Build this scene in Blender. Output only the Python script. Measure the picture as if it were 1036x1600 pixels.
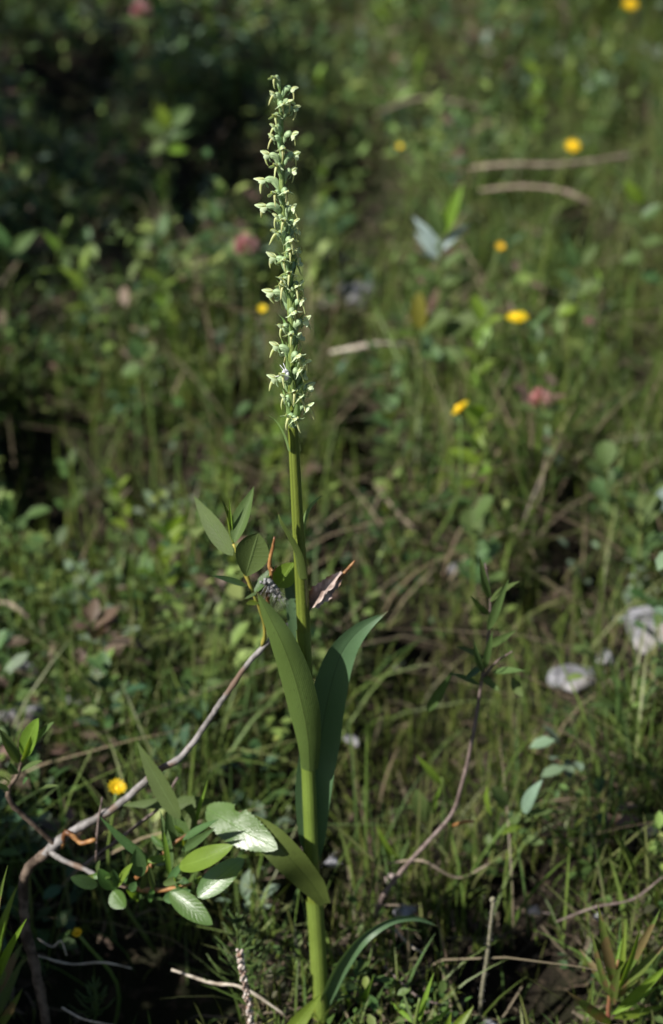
import bpy, math, random
import numpy as np
from mathutils import Vector
R = math.radians
random.seed(7); rng = np.random.default_rng(11)
for o in list(bpy.data.objects): bpy.data.objects.remove(o)
SC = bpy.context.scene; COL = SC.collection

# ------------------------------------------------------------------ camera
PITCH, TH, CAM = R(30.0), 0.265, Vector((0.0, -0.82, 0.815))
cd = bpy.data.cameras.new('camera'); cam = bpy.data.objects.new('camera', cd); COL.objects.link(cam)
cam.location = CAM; cam.rotation_euler = (R(90) - PITCH, 0, 0)
cd.sensor_fit = 'VERTICAL'; cd.sensor_height = 36.0; cd.sensor_width = 24.0
cd.lens = 18.0 / TH; cd.clip_start = 0.02; cd.clip_end = 500
cd.dof.use_dof = True; cd.dof.focus_distance = 0.955; cd.dof.aperture_fstop = 5.8
cd.dof.aperture_blades = 6
SC.camera = cam
# ------------------------------------------------------------------ light
SUN = Vector((-0.64, -0.38, 0.67)).normalized()          # towards the sun
w = bpy.data.worlds.new('World'); SC.world = w; w.use_nodes = True
nt = w.node_tree; bg = nt.nodes['Background']
sky = nt.nodes.new('ShaderNodeTexSky'); sky.sky_type = 'NISHITA'; sky.sun_disc = False
sky.sun_elevation = math.asin(SUN.z); sky.sun_rotation = math.atan2(SUN.x, SUN.y)
nt.links.new(sky.outputs[0], bg.inputs[0]); bg.inputs[1].default_value = 0.05
sd = bpy.data.lights.new('sun', 'SUN'); sun = bpy.data.objects.new('sun', sd); COL.objects.link(sun)
sd.energy = 5.0; sd.angle = R(0.5); sd.color = (1.0, 0.96, 0.90)
sun.rotation_euler = SUN.to_track_quat('Z', 'Y').to_euler(); sun.location = (-3, -2, 4)
SC.view_settings.view_transform = 'Standard'; SC.view_settings.look = 'None'
SC.view_settings.exposure = 0.55; SC.view_settings.gamma = 1.0
SC.render.engine = 'CYCLES'
SC.cycles.use_denoising = True; SC.cycles.max_bounces = 5; SC.cycles.diffuse_bounces = 2; SC.cycles.glossy_bounces = 2
SC.cycles.use_adaptive_sampling = True; SC.cycles.adaptive_threshold = 0.02
SC.cycles.sample_clamp_indirect = 4.0

# ------------------------------------------------------------------ pixel (1036 x 1600) to world
FW = Vector((0, math.cos(PITCH), -math.sin(PITCH))); UP = Vector((0, math.sin(PITCH), math.cos(PITCH)))
def ray(px, py):
    return FW + Vector((1, 0, 0)) * ((px - 518) / 800 * TH) + UP * ((800 - py) / 800 * TH)
def P(px, py, Y=0.0):
    d = ray(px, py); return CAM + d * ((Y - CAM.y) / d.y)
def H(px, py, z=0.0):
    d = ray(px, py); return CAM + d * ((z - CAM.z) / d.z)
LEAN = 0.13
def O(px, py, dy=0.0):
    d = ray(px, py); t = (LEAN * CAM.z + dy - CAM.y) / (d.y - LEAN * d.z); return CAM + d * t
def pxm(p): return (Vector(p) - CAM).dot(FW) * TH / 800
def to_px(x, y, z):
    v = (x - CAM.x, y - CAM.y, z - CAM.z)
    dep = v[1] * FW.y + v[2] * FW.z
    return 518 + v[0] / dep * 800 / TH, 800 - (v[1] * UP.y + v[2] * UP.z) / dep * 800 / TH

# ------------------------------------------------------------------ mesh helpers
class MB:
    def __init__(s): s.v = []; s.f = []; s.uv = []
    def tube(s, pts, rad, n=8, lobes=0, amp=0.0, cap=True, uvlen=None):
        pts = [Vector(p) for p in pts]; b = len(s.v)
        ref = Vector((0.31, -0.9, 0.2)); N = len(pts)
        for i, p in enumerate(pts):
            t = (pts[min(i+1, N-1)] - pts[max(i-1, 0)]).normalized()
            a = (ref - t * ref.dot(t)).normalized(); ref = a; c = t.cross(a)
            r = rad[i] if hasattr(rad, '__len__') else rad
            for k in range(n):
                th = 2 * math.pi * k / n
                rr = r * (1 + amp * math.cos(lobes * th + i * 0.0))
                s.v.append(p + a * (math.cos(th) * rr) + c * (math.sin(th) * rr)); s.uv.append((k / n, i / (N - 1)))
        for i in range(N - 1):
            for k in range(n):
                s.f.append((b+i*n+k, b+i*n+(k+1) % n, b+(i+1)*n+(k+1) % n, b+(i+1)*n+k))
        if cap:
            s.f.append(tuple(b+k for k in range(n))[::-1]); s.f.append(tuple(b+(N-1)*n+k for k in range(n)))
        return s
    def blade(s, pts, wid, nh, fold=0.25, na=3, wave=0.0, serr=0.0, twist=None, notch=None, curl=0.0):
        pts = [Vector(p) for p in pts]; b = len(s.v); N = len(pts); m = 2 * na + 1
        nh0 = Vector(nh); ph = random.uniform(0, 6)
        for i, p in enumerate(pts):
            t = (pts[min(i+1, N-1)] - pts[max(i-1, 0)]).normalized()
            h = nh0
            if twist:
                h = nh0.copy(); h.rotate(__import__('mathutils').Quaternion(t, twist * i / (N-1)))
            sd_ = t.cross(h).normalized(); n_ = sd_.cross(t); W = wid[i]
            for j in range(-na, na + 1):
                v = j / na; a = abs(v); WW = W
                if serr and a == 1: WW = W * (1 + serr * (1 if i % 2 else -1))
                if notch and notch[0] <= i <= notch[1] and v * notch[2] > 0: WW = W * notch[3]
                f = fold * (.35 + .65 * a)
                z = a * WW * math.sin(f) + wave * W * a * math.sin(i * 17.0 / N + ph + v * 2.0)
                s.v.append(p + sd_ * (v * WW * math.cos(f)) + n_ * z); s.uv.append((v * .5 + .5, i / (N - 1)))
        for i in range(N - 1):
            for j in range(m - 1):
                q = b + i * m + j; s.f.append((q, q + 1, q + m + 1, q + m))
        return s
    def lump(s, c, r, seed=0, sub=2, amp=0.25, sc=(1, 1, 1), fr=1.0):
        import bmesh
        bm = bmesh.new(); bmesh.ops.create_icosphere(bm, subdivisions=sub, radius=1.0)
        rs = random.Random(seed); k = [(Vector((rs.uniform(-1, 1), rs.uniform(-1, 1), rs.uniform(-1, 1))) * fr * rs.uniform(1.2, 3.5), rs.uniform(0, 6)) for _ in range(7)]
        b = len(s.v)
        for v in bm.verts:
            d = 1 + amp * sum(math.sin(v.co.dot(q) + f) for q, f in k) / 3.2
            s.v.append(Vector(c) + Vector((v.co.x*sc[0], v.co.y*sc[1], v.co.z*sc[2])) * (r * d)); s.uv.append((v.co.x*.5+.5, v.co.z*.5+.5))
        for f in bm.faces: s.f.append(tuple(b + v.index for v in f.verts))
        bm.free(); return s
    def mesh(s, name, smooth=True):
        me = bpy.data.meshes.new(name); me.from_pydata([tuple(v) for v in s.v], [], s.f)
        uv = me.uv_layers.new(name='UVMap'); li = np.empty(len(me.loops), dtype=np.int32); me.loops.foreach_get('vertex_index', li)
        uv.data.foreach_set('uv', np.array(s.uv, dtype=np.float32)[li].ravel())
        if smooth: me.polygons.foreach_set('use_smooth', [True] * len(me.polygons))
        return me
    def build(s, name, mat, parent=None, org=None, smooth=True):
        if org is not None:
            org = Vector(org); s.v = [Vector(v) - org for v in s.v]
        o = bpy.data.objects.new(name, s.mesh(name, smooth)); COL.objects.link(o)
        o.data.materials.append(mat)
        if org is not None and parent is None: o.location = org
        if parent is not None: o.parent = parent
        return o
def tag(o, label=None, cat=None, group=None, kind=None):
    for k, v in (('label', label), ('category', cat), ('group', group), ('kind', kind)):
        if v: o[k] = v
    return o
def thing(name, label, cat, loc, group=None):
    o = bpy.data.objects.new(name, None); COL.objects.link(o); o.location = loc; o.empty_display_size = 0.02
    return tag(o, label, cat, group)
def copy_tree(o, parent=None):
    c = o.copy(); COL.objects.link(c)
    if parent is not None: c.parent = parent
    for ch in o.children: copy_tree(ch, c)
    return c
def smooth(pts, n):
    pts = [Vector(p) for p in pts]
    q = [pts[0] * 2 - pts[1]] + pts + [pts[-1] * 2 - pts[-2]]; out = []; m = len(pts) - 1
    for i in range(n):
        u = i / (n - 1) * m; k = min(int(u), m - 1); t = u - k
        a, b, c, d = q[k:k+4]
        out.append(0.5 * ((2*b) + (c-a)*t + (2*a-5*b+4*c-d)*t*t + (3*b-a-3*c+d)*t**3))
    return out
def interp(vals, n):
    x = np.linspace(0, len(vals) - 1, n); return [float(a) for a in np.interp(x, range(len(vals)), vals)]
PROF = {
 'lance': lambda u: (math.sin(math.pi * min(1, u) ** 0.75)) ** 0.9 * (1 - 0.18 * u) + 0.03 * (1 - u),
 'oval': lambda u: max(0.0, math.sin(math.pi * u ** 0.9)) ** 0.65 + 0.04 * (1 - u),
 'obovate': lambda u: max(0.0, math.sin(math.pi * u ** 1.45)) ** 0.6 + 0.04 * (1 - u),
 'strap': lambda u: min(1, u * 6 + .55) * max(0.0, 1 - u ** 2.6),
 'grass': lambda u: max(0.0, 1 - u ** 1.6),
}

# ------------------------------------------------------------------ materials
MATS = {}
def newmat(name):
    m = bpy.data.materials.new(name); m.use_nodes = True; t = m.node_tree
    for n in list(t.nodes): t.nodes.remove(n)
    MATS[name] = m
    return m, t, (lambda ty, **k: mk(t, ty, **k))
def mk(t, ty, **k):
    n = t.nodes.new('ShaderNode' + ty)
    for a, b in k.items(): setattr(n, a, b)
    return n
def math_(t, op, a, b=None, clamp=False):
    n = mk(t, 'Math', operation=op, use_clamp=clamp)
    for i, x in enumerate((a, b)):
        if x is None: continue
        if isinstance(x, (int, float)): n.inputs[i].default_value = x
        else: t.links.new(x, n.inputs[i])
    return n.outputs[0]
def mix(t, f, a, b, mode='MIX'):
    n = mk(t, 'Mix', data_type='RGBA', blend_type=mode)
    for i, x in ((0, f), (6, a), (7, b)):
        if isinstance(x, (int, float)): n.inputs[i].default_value = x
        elif isinstance(x, tuple): n.inputs[i].default_value = x + (1,) if len(x) == 3 else x
        else: t.links.new(x, n.inputs[i])
    return n.outputs[2]
def ramp(t, f, lo, hi):
    n = mk(t, 'MapRange', interpolation_type='SMOOTHSTEP'); t.links.new(f, n.inputs[0])
    n.inputs[1].default_value = lo; n.inputs[2].default_value = hi; return n.outputs[0]
def leafmat(name, top, back=None, vein='pinnate', rough=0.45, trans=0.3, spec=0.5, var=0.25, K=14, bump=0.25, spots=None, scale=60, attr=False, tipcol=None):
    m, t, N = newmat(name); L = t.links.new
    back = back or tuple(min(1, c * 1.15 + .01) for c in top)
    uv = N('UVMap'); sp = N('SeparateXYZ'); L(uv.outputs[0], sp.inputs[0])
    a = math_(t, 'MULTIPLY', math_(t, 'ABSOLUTE', math_(t, 'SUBTRACT', sp.outputs[0], 0.5)), 2.0)
    geo = N('NewGeometry'); tc = N('TexCoord'); oi = N('ObjectInfo')
    nz = N('TexNoise'); nz.inputs['Scale'].default_value = scale; nz.inputs['Detail'].default_value = 4; L(tc.outputs['Object'], nz.inputs['Vector'])
    col = mix(t, geo.outputs['Backfacing'], top, back)
    if attr:
        at = N('Attribute', attribute_name='Col'); pb = N('BsdfPrincipled'); L(at.outputs['Color'], pb.inputs['Base Color']); pb.inputs['Roughness'].default_value = rough; pb.inputs['Specular IOR Level'].default_value = spec
        tr = N('BsdfTranslucent'); L(mix(t, 1.0, at.outputs['Color'], (1.35, 1.25, 0.6), 'MULTIPLY'), tr.inputs[0])
        ms = N('MixShader'); ms.inputs[0].default_value = trans; L(pb.outputs[0], ms.inputs[1]); L(tr.outputs[0], ms.inputs[2])
        out = N('OutputMaterial'); L(ms.outputs[0], out.inputs[0]); return m
    if False:
        at = N('Attribute', attribute_name='Col'); col = at.outputs['Color']
    if tipcol: col = mix(t, ramp(t, sp.outputs[1], .58, .72), col, tipcol)
    v = math_(t, 'ADD', math_(t, 'MULTIPLY', math_(t, 'SUBTRACT', nz.outputs[0], 0.5), var * 2.2), math_(t, 'MULTIPLY', math_(t, 'SUBTRACT', oi.outputs['Random'], 0.5), var))
    hs = N('HueSaturation'); L(col, hs.inputs['Color']); L(math_(t, 'ADD', v, 1.0), hs.inputs['Value'])
    L(math_(t, 'ADD', math_(t, 'MULTIPLY', math_(t, 'SUBTRACT', oi.outputs['Random'], .5), 0.03), 0.5), hs.inputs['Hue'])
    col = hs.outputs[0]
    mid = math_(t, 'SUBTRACT', 1.0, ramp(t, a, 0.02, 0.09))
    hgt = mid
    if vein == 'pinnate':
        wv = math_(t, 'SINE', math_(t, 'MULTIPLY', math_(t, 'SUBTRACT', math_(t, 'MULTIPLY', sp.outputs[1], K), math_(t, 'MULTIPLY', a, 2.2)), 6.283))
        vm = ramp(t, wv, 0.75, 1.0); hgt = math_(t, 'ADD', mid, math_(t, 'MULTIPLY', vm, 0.3))
        col = mix(t, math_(t, 'MULTIPLY', math_(t, 'ADD', mid, math_(t, 'MULTIPLY', vm, 0.22), True), 0.3), col, tuple(min(1, c * 1.6 + .03) for c in top))
    elif vein == 'parallel':
        wv = math_(t, 'SINE', math_(t, 'MULTIPLY', a, K * 6.283)); vm = ramp(t, wv, -1, 1)
        hgt = math_(t, 'ADD', math_(t, 'MULTIPLY', mid, -0.8), math_(t, 'MULTIPLY', vm, 0.3))
        col = mix(t, math_(t, 'MULTIPLY', vm, 0.42), col, tuple(c * .55 for c in top))
        col = mix(t, math_(t, 'MULTIPLY', mid, 0.35), col, tuple(c * .5 for c in top))
    if vein == 'parallel' and trans > .2:
        n3 = N('TexNoise'); n3.inputs['Scale'].default_value = 160; L(tc.outputs['Object'], n3.inputs['Vector'])
        edge = math_(t, 'ADD', sp.outputs[1], math_(t, 'MULTIPLY', math_(t, 'SUBTRACT', n3.outputs[0], .5), .08))
        col = mix(t, math_(t, 'MULTIPLY', ramp(t, edge, .94, .99), .8), col, (.10, .075, .03))
    if spots:
        vo = N('TexNoise'); vo.inputs['Scale'].default_value = spots[1]; L(tc.outputs['Object'], vo.inputs['Vector'])
        col = mix(t, math_(t, 'MULTIPLY', ramp(t, vo.outputs[0], spots[2], spots[2] + .06), spots[3]), col, spots[0])
    fn = N('TexNoise'); fn.inputs['Scale'].default_value = scale * 16; L(tc.outputs['Object'], fn.inputs['Vector'])
    hgt = math_(t, 'ADD', hgt, math_(t, 'MULTIPLY', fn.outputs[0], 0.8))
    bp = N('Bump'); bp.inputs['Strength'].default_value = bump; bp.inputs['Distance'].default_value = 0.0006; L(hgt, bp.inputs['Height'])
    pb = N('BsdfPrincipled'); L(col, pb.inputs['Base Color']); L(bp.outputs[0], pb.inputs['Normal'])
    pb.inputs['Roughness'].default_value = rough; pb.inputs['Specular IOR Level'].default_value = spec
    L(math_(t, 'ADD', math_(t, 'MULTIPLY', nz.outputs[0], 0.25), rough - .12), pb.inputs['Roughness'])
    tr = N('BsdfTranslucent'); L(mix(t, 1.0, col, (1.35, 1.25, 0.6), 'MULTIPLY'), tr.inputs[0])
    ms = N('MixShader'); ms.inputs[0].default_value = trans; L(pb.outputs[0], ms.inputs[1]); L(tr.outputs[0], ms.inputs[2])
    out = N('OutputMaterial'); L(ms.outputs[0], out.inputs[0]); return m
def solidmat(name, c1, c2, scale=40, rough=0.7, stretch=(1, 1, 1), bump=0.4, spec=0.3, c3=None, dist=0.001, lo=.35, hi=.65):
    m, t, N = newmat(name); L = t.links.new
    tc = N('TexCoord'); mp = N('Mapping'); mp.inputs['Scale'].default_value = stretch; L(tc.outputs['Object'], mp.inputs[0])
    nz = N('TexNoise'); nz.inputs['Scale'].default_value = scale; nz.inputs['Detail'].default_value = 6; L(mp.outputs[0], nz.inputs['Vector'])
    col = mix(t, ramp(t, nz.outputs[0], lo, hi), c1, c2)
    if c3:
        n2 = N('TexNoise'); n2.inputs['Scale'].default_value = scale * .35; n2.inputs['Detail'].default_value = 3; L(tc.outputs['Object'], n2.inputs['Vector'])
        col = mix(t, ramp(t, n2.outputs[0], .52, .62), col, c3)
    bp = N('Bump'); bp.inputs['Strength'].default_value = bump; bp.inputs['Distance'].default_value = dist; L(nz.outputs[0], bp.inputs['Height'])
    pb = N('BsdfPrincipled'); L(col, pb.inputs['Base Color']); L(bp.outputs[0], pb.inputs['Normal'])
    pb.inputs['Roughness'].default_value = rough; pb.inputs['Specular IOR Level'].default_value = spec
    out = N('OutputMaterial'); L(pb.outputs[0], out.inputs[0]); return m

M_OLEAF = leafmat('orchid_leaf', (.105, .155, .036), (.120, .170, .042), 'parallel', .42, .28, .5, .22, 9, .35, spots=((.055, .07, .02), 420, .66, .55), scale=35)
M_OLEAF2 = leafmat('orchid_leaf_upper', (.095, .165, .075), (.115, .165, .050), 'parallel', .36, .25, .6, .2, 9, .3, scale=35)
M_BRACT = leafmat('orchid_bract', (.20, .31, .10), None, 'parallel', .45, .3, .4, .2, 4, .2, scale=120)
M_SEPAL = leafmat('orchid_sepal', (.60, .72, .45), (.60, .72, .45), None, .45, .3, .3, .15, 4, .15, scale=300)
M_LIP = leafmat('orchid_lip', (.62, .66, .33), None, None, .5, .3, .3, .15, 4, .15, scale=300)
M_OVARY = leafmat('orchid_ovary', (.38, .53, .27), None, 'parallel', .42, .15, .4, .2, 3, .4, scale=200)
M_COLUMN = solidmat('orchid_column', (.20, .13, .05), (.34, .30, .12), 500, .5)
M_STEM = leafmat('orchid_stem', (.165, .225, .034), None, 'parallel', .38, .12, .5, .25, 6, .6, spots=((.10, .09, .03), 500, .68, .5), scale=45, tipcol=(.26, .38, .12))
M_SHEATH = leafmat('orchid_sheath', (.170, .225, .040), None, 'parallel', .4, .12, .5, .25, 9, .5, spots=((.10, .09, .03), 500, .68, .5), scale=45)
M_WLEAF = leafmat('willow_leaf', (.090, .140, .040), (.110, .155, .055), 'pinnate', .6, .3, .3, .2, 11, .5, spots=((.32, .36, .2), 700, .73, .5), scale=80)
M_WBLUE = leafmat('willow_leaf_bluish', (.070, .135, .042), (.10, .145, .07), 'pinnate', .45, .25, .4, .2, 11, .5, scale=80)
M_WGLOSS = leafmat('willow_leaf_glossy', (.085, .165, .036), (.10, .15, .06), 'pinnate', .32, .25, .9, .2, 10, .35, scale=80)
M_WYOUNG = leafmat('willow_leaf_young', (.17, .27, .035), None, 'pinnate', .4, .4, .5, .2, 10, .4, scale=80)
M_BARK = solidmat('willow_bark', (.13, .12, .11), (.27, .25, .24), 160, .6, (1, 1, 1), .5, .4, (.15, .10, .07))
M_BARKD = solidmat('willow_old_bark', (.05, .035, .025), (.16, .12, .09), 160, .8, (1, 1, 1), .8, .2)
M_TWIGO = solidmat('orange_twig', (.24, .11, .04), (.38, .20, .07), 260, .45, (1, 1, 1), .5, .4, (.12, .05, .02))
M_TWIGY = solidmat('yellow_twig', (.36, .30, .06), (.26, .26, .05), 200, .5)
M_TWIGP = solidmat('purple_twig', (.11, .08, .07), (.22, .17, .15), 200, .55)
M_DEAD = solidmat('withered_leaf', (.17, .12, .10), (.55, .45, .40), 140, .8, (1, 1, .35), 1.0, .2, (.22, .12, .07))
M_WOOL = solidmat('grey_wool', (.08, .075, .065), (.30, .30, .30), 500, .9, bump=1.0)
M_SILK = solidmat('white_silk', (.75, .74, .80), (.9, .9, .92), 500, .8, bump=.8)
M_STICK = solidmat('dry_stick', (.30, .25, .19), (.55, .49, .40), 120, .8, (1, 1, 1), .6, .2)
M_STRAW = solidmat('dry_straw', (.16, .12, .09), (.30, .24, .18), 90, .75, (1, 1, 1), .4, .2)
M_STONE = solidmat('pale_stone', (.18, .18, .19), (.38, .38, .41), 60, .85, (1, 1, 1), .3, .2, (.36, .34, .33), .002)
M_STONEG = solidmat('grey_stone', (.16, .16, .17), (.36, .35, .37), 70, .85, (1, 1, 1), .8, .2, (.12, .11, .10), .002)
M_STONEP = solidmat('pinkish_stone', (.36, .28, .26), (.58, .50, .47), 70, .85, (1, 1, 1), .8, .2, None, .002)
M_YEL = leafmat('yellow_petal', (.72, .50, .015), (.60, .36, .01), None, .5, .3, .3, .12, 4, .1, scale=300)
M_YELC = solidmat('yellow_centre', (.75, .40, .005), (.88, .6, .02), 900, .7)
M_PINK = leafmat('pink_floret', (.44, .20, .21), (.50, .29, .29), None, .55, .3, .3, .3, 4, .1, scale=200)
M_STALK = leafmat('flower_stalk', (.11, .16, .035), None, None, .5, .05, .4, .2, 4, .2, scale=100)
M_FIRE = leafmat('lance_leaf', (.12, .17, .035), (.15, .19, .06), 'pinnate', .45, .35, .4, .25, 12, .4, spots=((.20, .10, .06), 60, .50, .65), scale=60)
M_LIME = leafmat('lime_leaf', (.17, .27, .03), None, 'pinnate', .45, .4, .4, .2, 12, .3, scale=60)
M_RED = solidmat('reddish_stalk', (.22, .07, .05), (.20, .16, .05), 60, .5)
M_HORSE = leafmat('horsetail_green', (.075, .12, .03), None, None, .5, .15, .4, .2, 4, .2, scale=100)
M_SHAG = solidmat('hairy_stalk', (.14, .135, .08), (.25, .23, .16), 400, .9, bump=.8)
M_BEAD = solidmat('seed_beads', (.22, .13, .09), (.60, .54, .48), 300, .8)
M_MEADOW = leafmat('meadow_leaf', (.07, .12, .03), None, 'pinnate', .55, .18, .3, .25, 8, .2, scale=30, attr=True)
M_GRASS = leafmat('meadow_grass', (.09, .14, .03), None, None, .5, .2, .35, .2, 3, .1, scale=30, attr=True)
M_LITTER = leafmat('litter', (.2, .15, .1), None, None, .75, .05, .2, .3, 3, .3, scale=60, attr=True)

# ------------------------------------------------------------------ ground
STONE_SPOTS = ((905, 1048, 62, 42), (1005, 1008, 70, 50), (560, 458, 45, 28), (632, 1410, 32, 22), (30, 1102, 45, 30), (772, 1592, 40, 30), (1018, 1308, 25, 22))
def hollow(x, y, z=0.02, extra=()):
    """1 in patches sunk and cleared of plants to add shade, 0 elsewhere"""
    u, v = to_px(x, y, z); h = np.zeros_like(x)
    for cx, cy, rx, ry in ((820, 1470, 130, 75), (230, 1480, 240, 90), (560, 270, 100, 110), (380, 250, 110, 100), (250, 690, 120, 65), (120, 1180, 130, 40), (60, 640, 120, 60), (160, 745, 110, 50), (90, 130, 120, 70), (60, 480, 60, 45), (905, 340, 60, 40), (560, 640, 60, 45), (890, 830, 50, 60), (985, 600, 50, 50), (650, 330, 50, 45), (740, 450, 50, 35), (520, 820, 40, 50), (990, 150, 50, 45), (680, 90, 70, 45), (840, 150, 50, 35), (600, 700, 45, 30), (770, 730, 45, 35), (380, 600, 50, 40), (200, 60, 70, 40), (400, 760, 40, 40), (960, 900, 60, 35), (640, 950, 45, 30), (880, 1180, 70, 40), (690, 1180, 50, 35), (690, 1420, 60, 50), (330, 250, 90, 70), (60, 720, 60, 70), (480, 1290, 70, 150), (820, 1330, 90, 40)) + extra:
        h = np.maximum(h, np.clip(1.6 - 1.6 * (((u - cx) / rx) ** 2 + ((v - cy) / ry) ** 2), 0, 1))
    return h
def noise2(x, y, s, seed):
    r = np.random.default_rng(seed); z = 0
    for _ in range(8):
        d = r.normal(size=2); d = d / np.linalg.norm(d) * s * r.uniform(.6, 1.6); z = z + np.sin(x * d[0] + y * d[1] + r.uniform(0, 6.3))
    return z / 4
_wk = [(rng.uniform(-1, 1, 2) * s, rng.uniform(0, 6), a) for s, a in ((3, .016), (5, .012), (9, .009), (14, .006), (23, .004), (37, .0025), (60, .0015))]
def gz(x, y):
    x = np.asarray(x, float); y = np.asarray(y, float); z = np.zeros_like(x + y)
    for k, f, a in _wk: z = z + a * np.sin(x * k[0] + y * k[1] + f)
    near = np.clip(1 - (x ** 2 + y ** 2) / 0.02, 0, 1)
    z = z + .022 * noise2(x, y, 16, 99)
    return z * (1 - near) - 0.004 - 0.05 * hollow(x, y) * np.clip((x ** 2 + y ** 2) / 0.01, 0, 1)  # ground sunk into pits, shaped so the dark patches shade themselves
def gzf(x, y): return float(gz(x, y))
gx = np.concatenate([np.array([-150, -60, -25, -10, -5, -3.2, -2.4]), np.linspace(-1.9, 1.9, 127), np.array([2.4, 3.2, 5, 10, 25, 60, 150])])
gy = np.concatenate([np.array([-150, -60, -25, -10, -5, -2.5, -1.6, -1.1]), np.linspace(-.7, 3.6, 144), np.array([4.2, 5, 7, 12, 25, 60, 150])])
GX, GY = np.meshgrid(gx, gy, indexing='ij'); GZ = gz(GX, GY)
nx, ny = len(gx), len(gy); idx = np.arange(nx * ny).reshape(nx, ny)
fq = np.stack([idx[:-1, :-1], idx[1:, :-1], idx[1:, 1:], idx[:-1, 1:]], -1).reshape(-1, 4)
def np_mesh(name, V, F, mat, col=None, uv=None, smooth=True, kind='stuff', label=None, cat=None):
    V = np.asarray(V, np.float32); F = np.asarray(F, np.int32); k = F.shape[1]
    me = bpy.data.meshes.new(name); me.vertices.add(len(V)); me.vertices.foreach_set('co', V.ravel())
    me.loops.add(F.size); me.loops.foreach_set('vertex_index', F.ravel())
    me.polygons.add(len(F)); me.polygons.foreach_set('loop_start', np.arange(0, F.size, k, dtype=np.int32))
    me.update(calc_edges=True)
    if smooth: me.polygons.foreach_set('use_smooth', np.ones(len(F), bool))
    if col is not None:
        at = me.attributes.new('Col', 'FLOAT_COLOR', 'POINT')
        at.data.foreach_set('color', np.concatenate([col, np.ones((len(col), 1))], 1).astype(np.float32).ravel())
    if uv is not None:
        u = me.uv_layers.new(name='UVMap'); u.data.foreach_set('uv', np.asarray(uv, np.float32)[F.ravel()].ravel())
    me.materials.append(mat); o = bpy.data.objects.new(name, me); COL.objects.link(o)
    return tag(o, label, cat, None, kind)
def groundmat():
    m, t, N = newmat('meadow_soil'); L = t.links.new
    tc = N('TexCoord'); n1 = N('TexNoise'); n1.inputs['Scale'].default_value = 9; n1.inputs['Detail'].default_value = 8; L(tc.outputs['Object'], n1.inputs['Vector'])
    n2 = N('TexNoise'); n2.inputs['Scale'].default_value = 120; n2.inputs['Detail'].default_value = 6; L(tc.outputs['Object'], n2.inputs['Vector'])
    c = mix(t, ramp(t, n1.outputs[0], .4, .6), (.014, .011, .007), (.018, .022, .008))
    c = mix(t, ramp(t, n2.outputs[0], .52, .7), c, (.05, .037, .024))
    bp = N('Bump'); bp.inputs['Strength'].default_value = 1; bp.inputs['Distance'].default_value = .01; L(n2.outputs[0], bp.inputs['Height'])
    pb = N('BsdfPrincipled'); pb.inputs['Roughness'].default_value = .95; pb.inputs['Specular IOR Level'].default_value = .15
    L(c, pb.inputs['Base Color']); L(bp.outputs[0], pb.inputs['Normal'])
    o = N('OutputMaterial'); L(pb.outputs[0], o.inputs[0]); return m
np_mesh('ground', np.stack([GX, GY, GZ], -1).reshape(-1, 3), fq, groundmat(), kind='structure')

# ------------------------------------------------------------------ the orchid
orc = thing('green_orchid', 'tall green orchid with a narrow spike of small pale flowers, in sharp focus', 'orchid', (0, 0, 0))
STEM = [(504, 1650, 11.5), (501, 1570, 12), (497, 1480, 12), (491, 1400, 11.3), (487, 1330, 9.8), (484, 1250, 9.8), (481, 1180, 10), (479, 1090, 10.4), (475, 1000, 10.6),
        (470, 900, 10.2), (465, 820, 9.2), (461, 740, 8.6), (458, 680, 8.2), (456, 610, 7.2), (456, 530, 6.4), (453, 450, 5.8), (448, 390, 5.4), (442, 320, 4.8), (440, 260, 4.3),
        (440, 205, 3.6), (438, 160, 2.8), (437, 136, 1.8)]
sp_ = smooth([O(a, b) for a, b, _ in STEM], 90)
sr_ = [r * pxm(p) for r, p in zip(interp([c for *_, c in STEM], 90), sp_)]
MB().tube(sp_, sr_, 20, 5, 0.055).build('stem', M_STEM, orc)
_sy = np.array([b for _, b, _ in STEM][::-1], float); _sx = np.array([a for a, *_ in STEM][::-1], float); _srr = np.array([c for *_, c in STEM][::-1], float)
def stem_at(py): return float(np.interp(py, _sy, _sx)), float(np.interp(py, _sy, _srr))
# leaf sheaths wrapping the stem
def sheath(rows, name='leaf_sheath', mat=None):
    pts = smooth([O(stem_at(y)[0], y) for y, _ in rows], 16); rr = [r * pxm(p) for r, p in zip(interp([r for _, r in rows], 16), pts)]
    return MB().tube(pts, rr, 20, 3, .03, cap=False).build(name, mat or M_SHEATH, orc)
sheath([(1345, 10.2), (1300, 11.0), (1250, 11.2), (1205, 11.0), (1188, 11.8)])
sheath([(1590, 12.3), (1520, 13.0), (1450, 12.9), (1405, 13.4)])
sheath([(1060, 11.0), (1020, 11.2), (985, 11.0)])
def oleaf(ctrl, wid, nh, fold, mat, label=None, n=30, **k):
    pts = smooth([O(*c) for c in ctrl], n); W = [a * .5 * pxm(p) for a, p in zip([float(x) for x in np.interp(np.linspace(0, len(wid)-1, n), range(len(wid)), wid)], pts)]
    o = MB().blade(pts, W, nh, fold, 5, **k).build('leaf', mat, orc)
    if label: o['label'] = label
    return o
oleaf([(484, 1205, -.0045), (482, 1160, -.010), (475, 1115, -.014), (461, 1060, -.016), (441, 1005, -.017), (420, 962, -.016), (401, 924, -.015)], [28, 42, 54, 54, 44, 27, 1], (.05, 1, -.15), .42, M_OLEAF, 'broad upright leaf lit by sun, left of the stem')
oleaf([(491, 1345, .004), (488, 1300, .005), (490, 1230, .006), (502, 1150, .007), (514, 1085, .007), (532, 1025, .006), (562, 985, .004), (606, 955, .002)], [20, 46, 60, 64, 58, 48, 28, 1], (.0, -1, .35), .30, M_OLEAF2, 'large leaf mostly in shadow, right of the stem')
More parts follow.
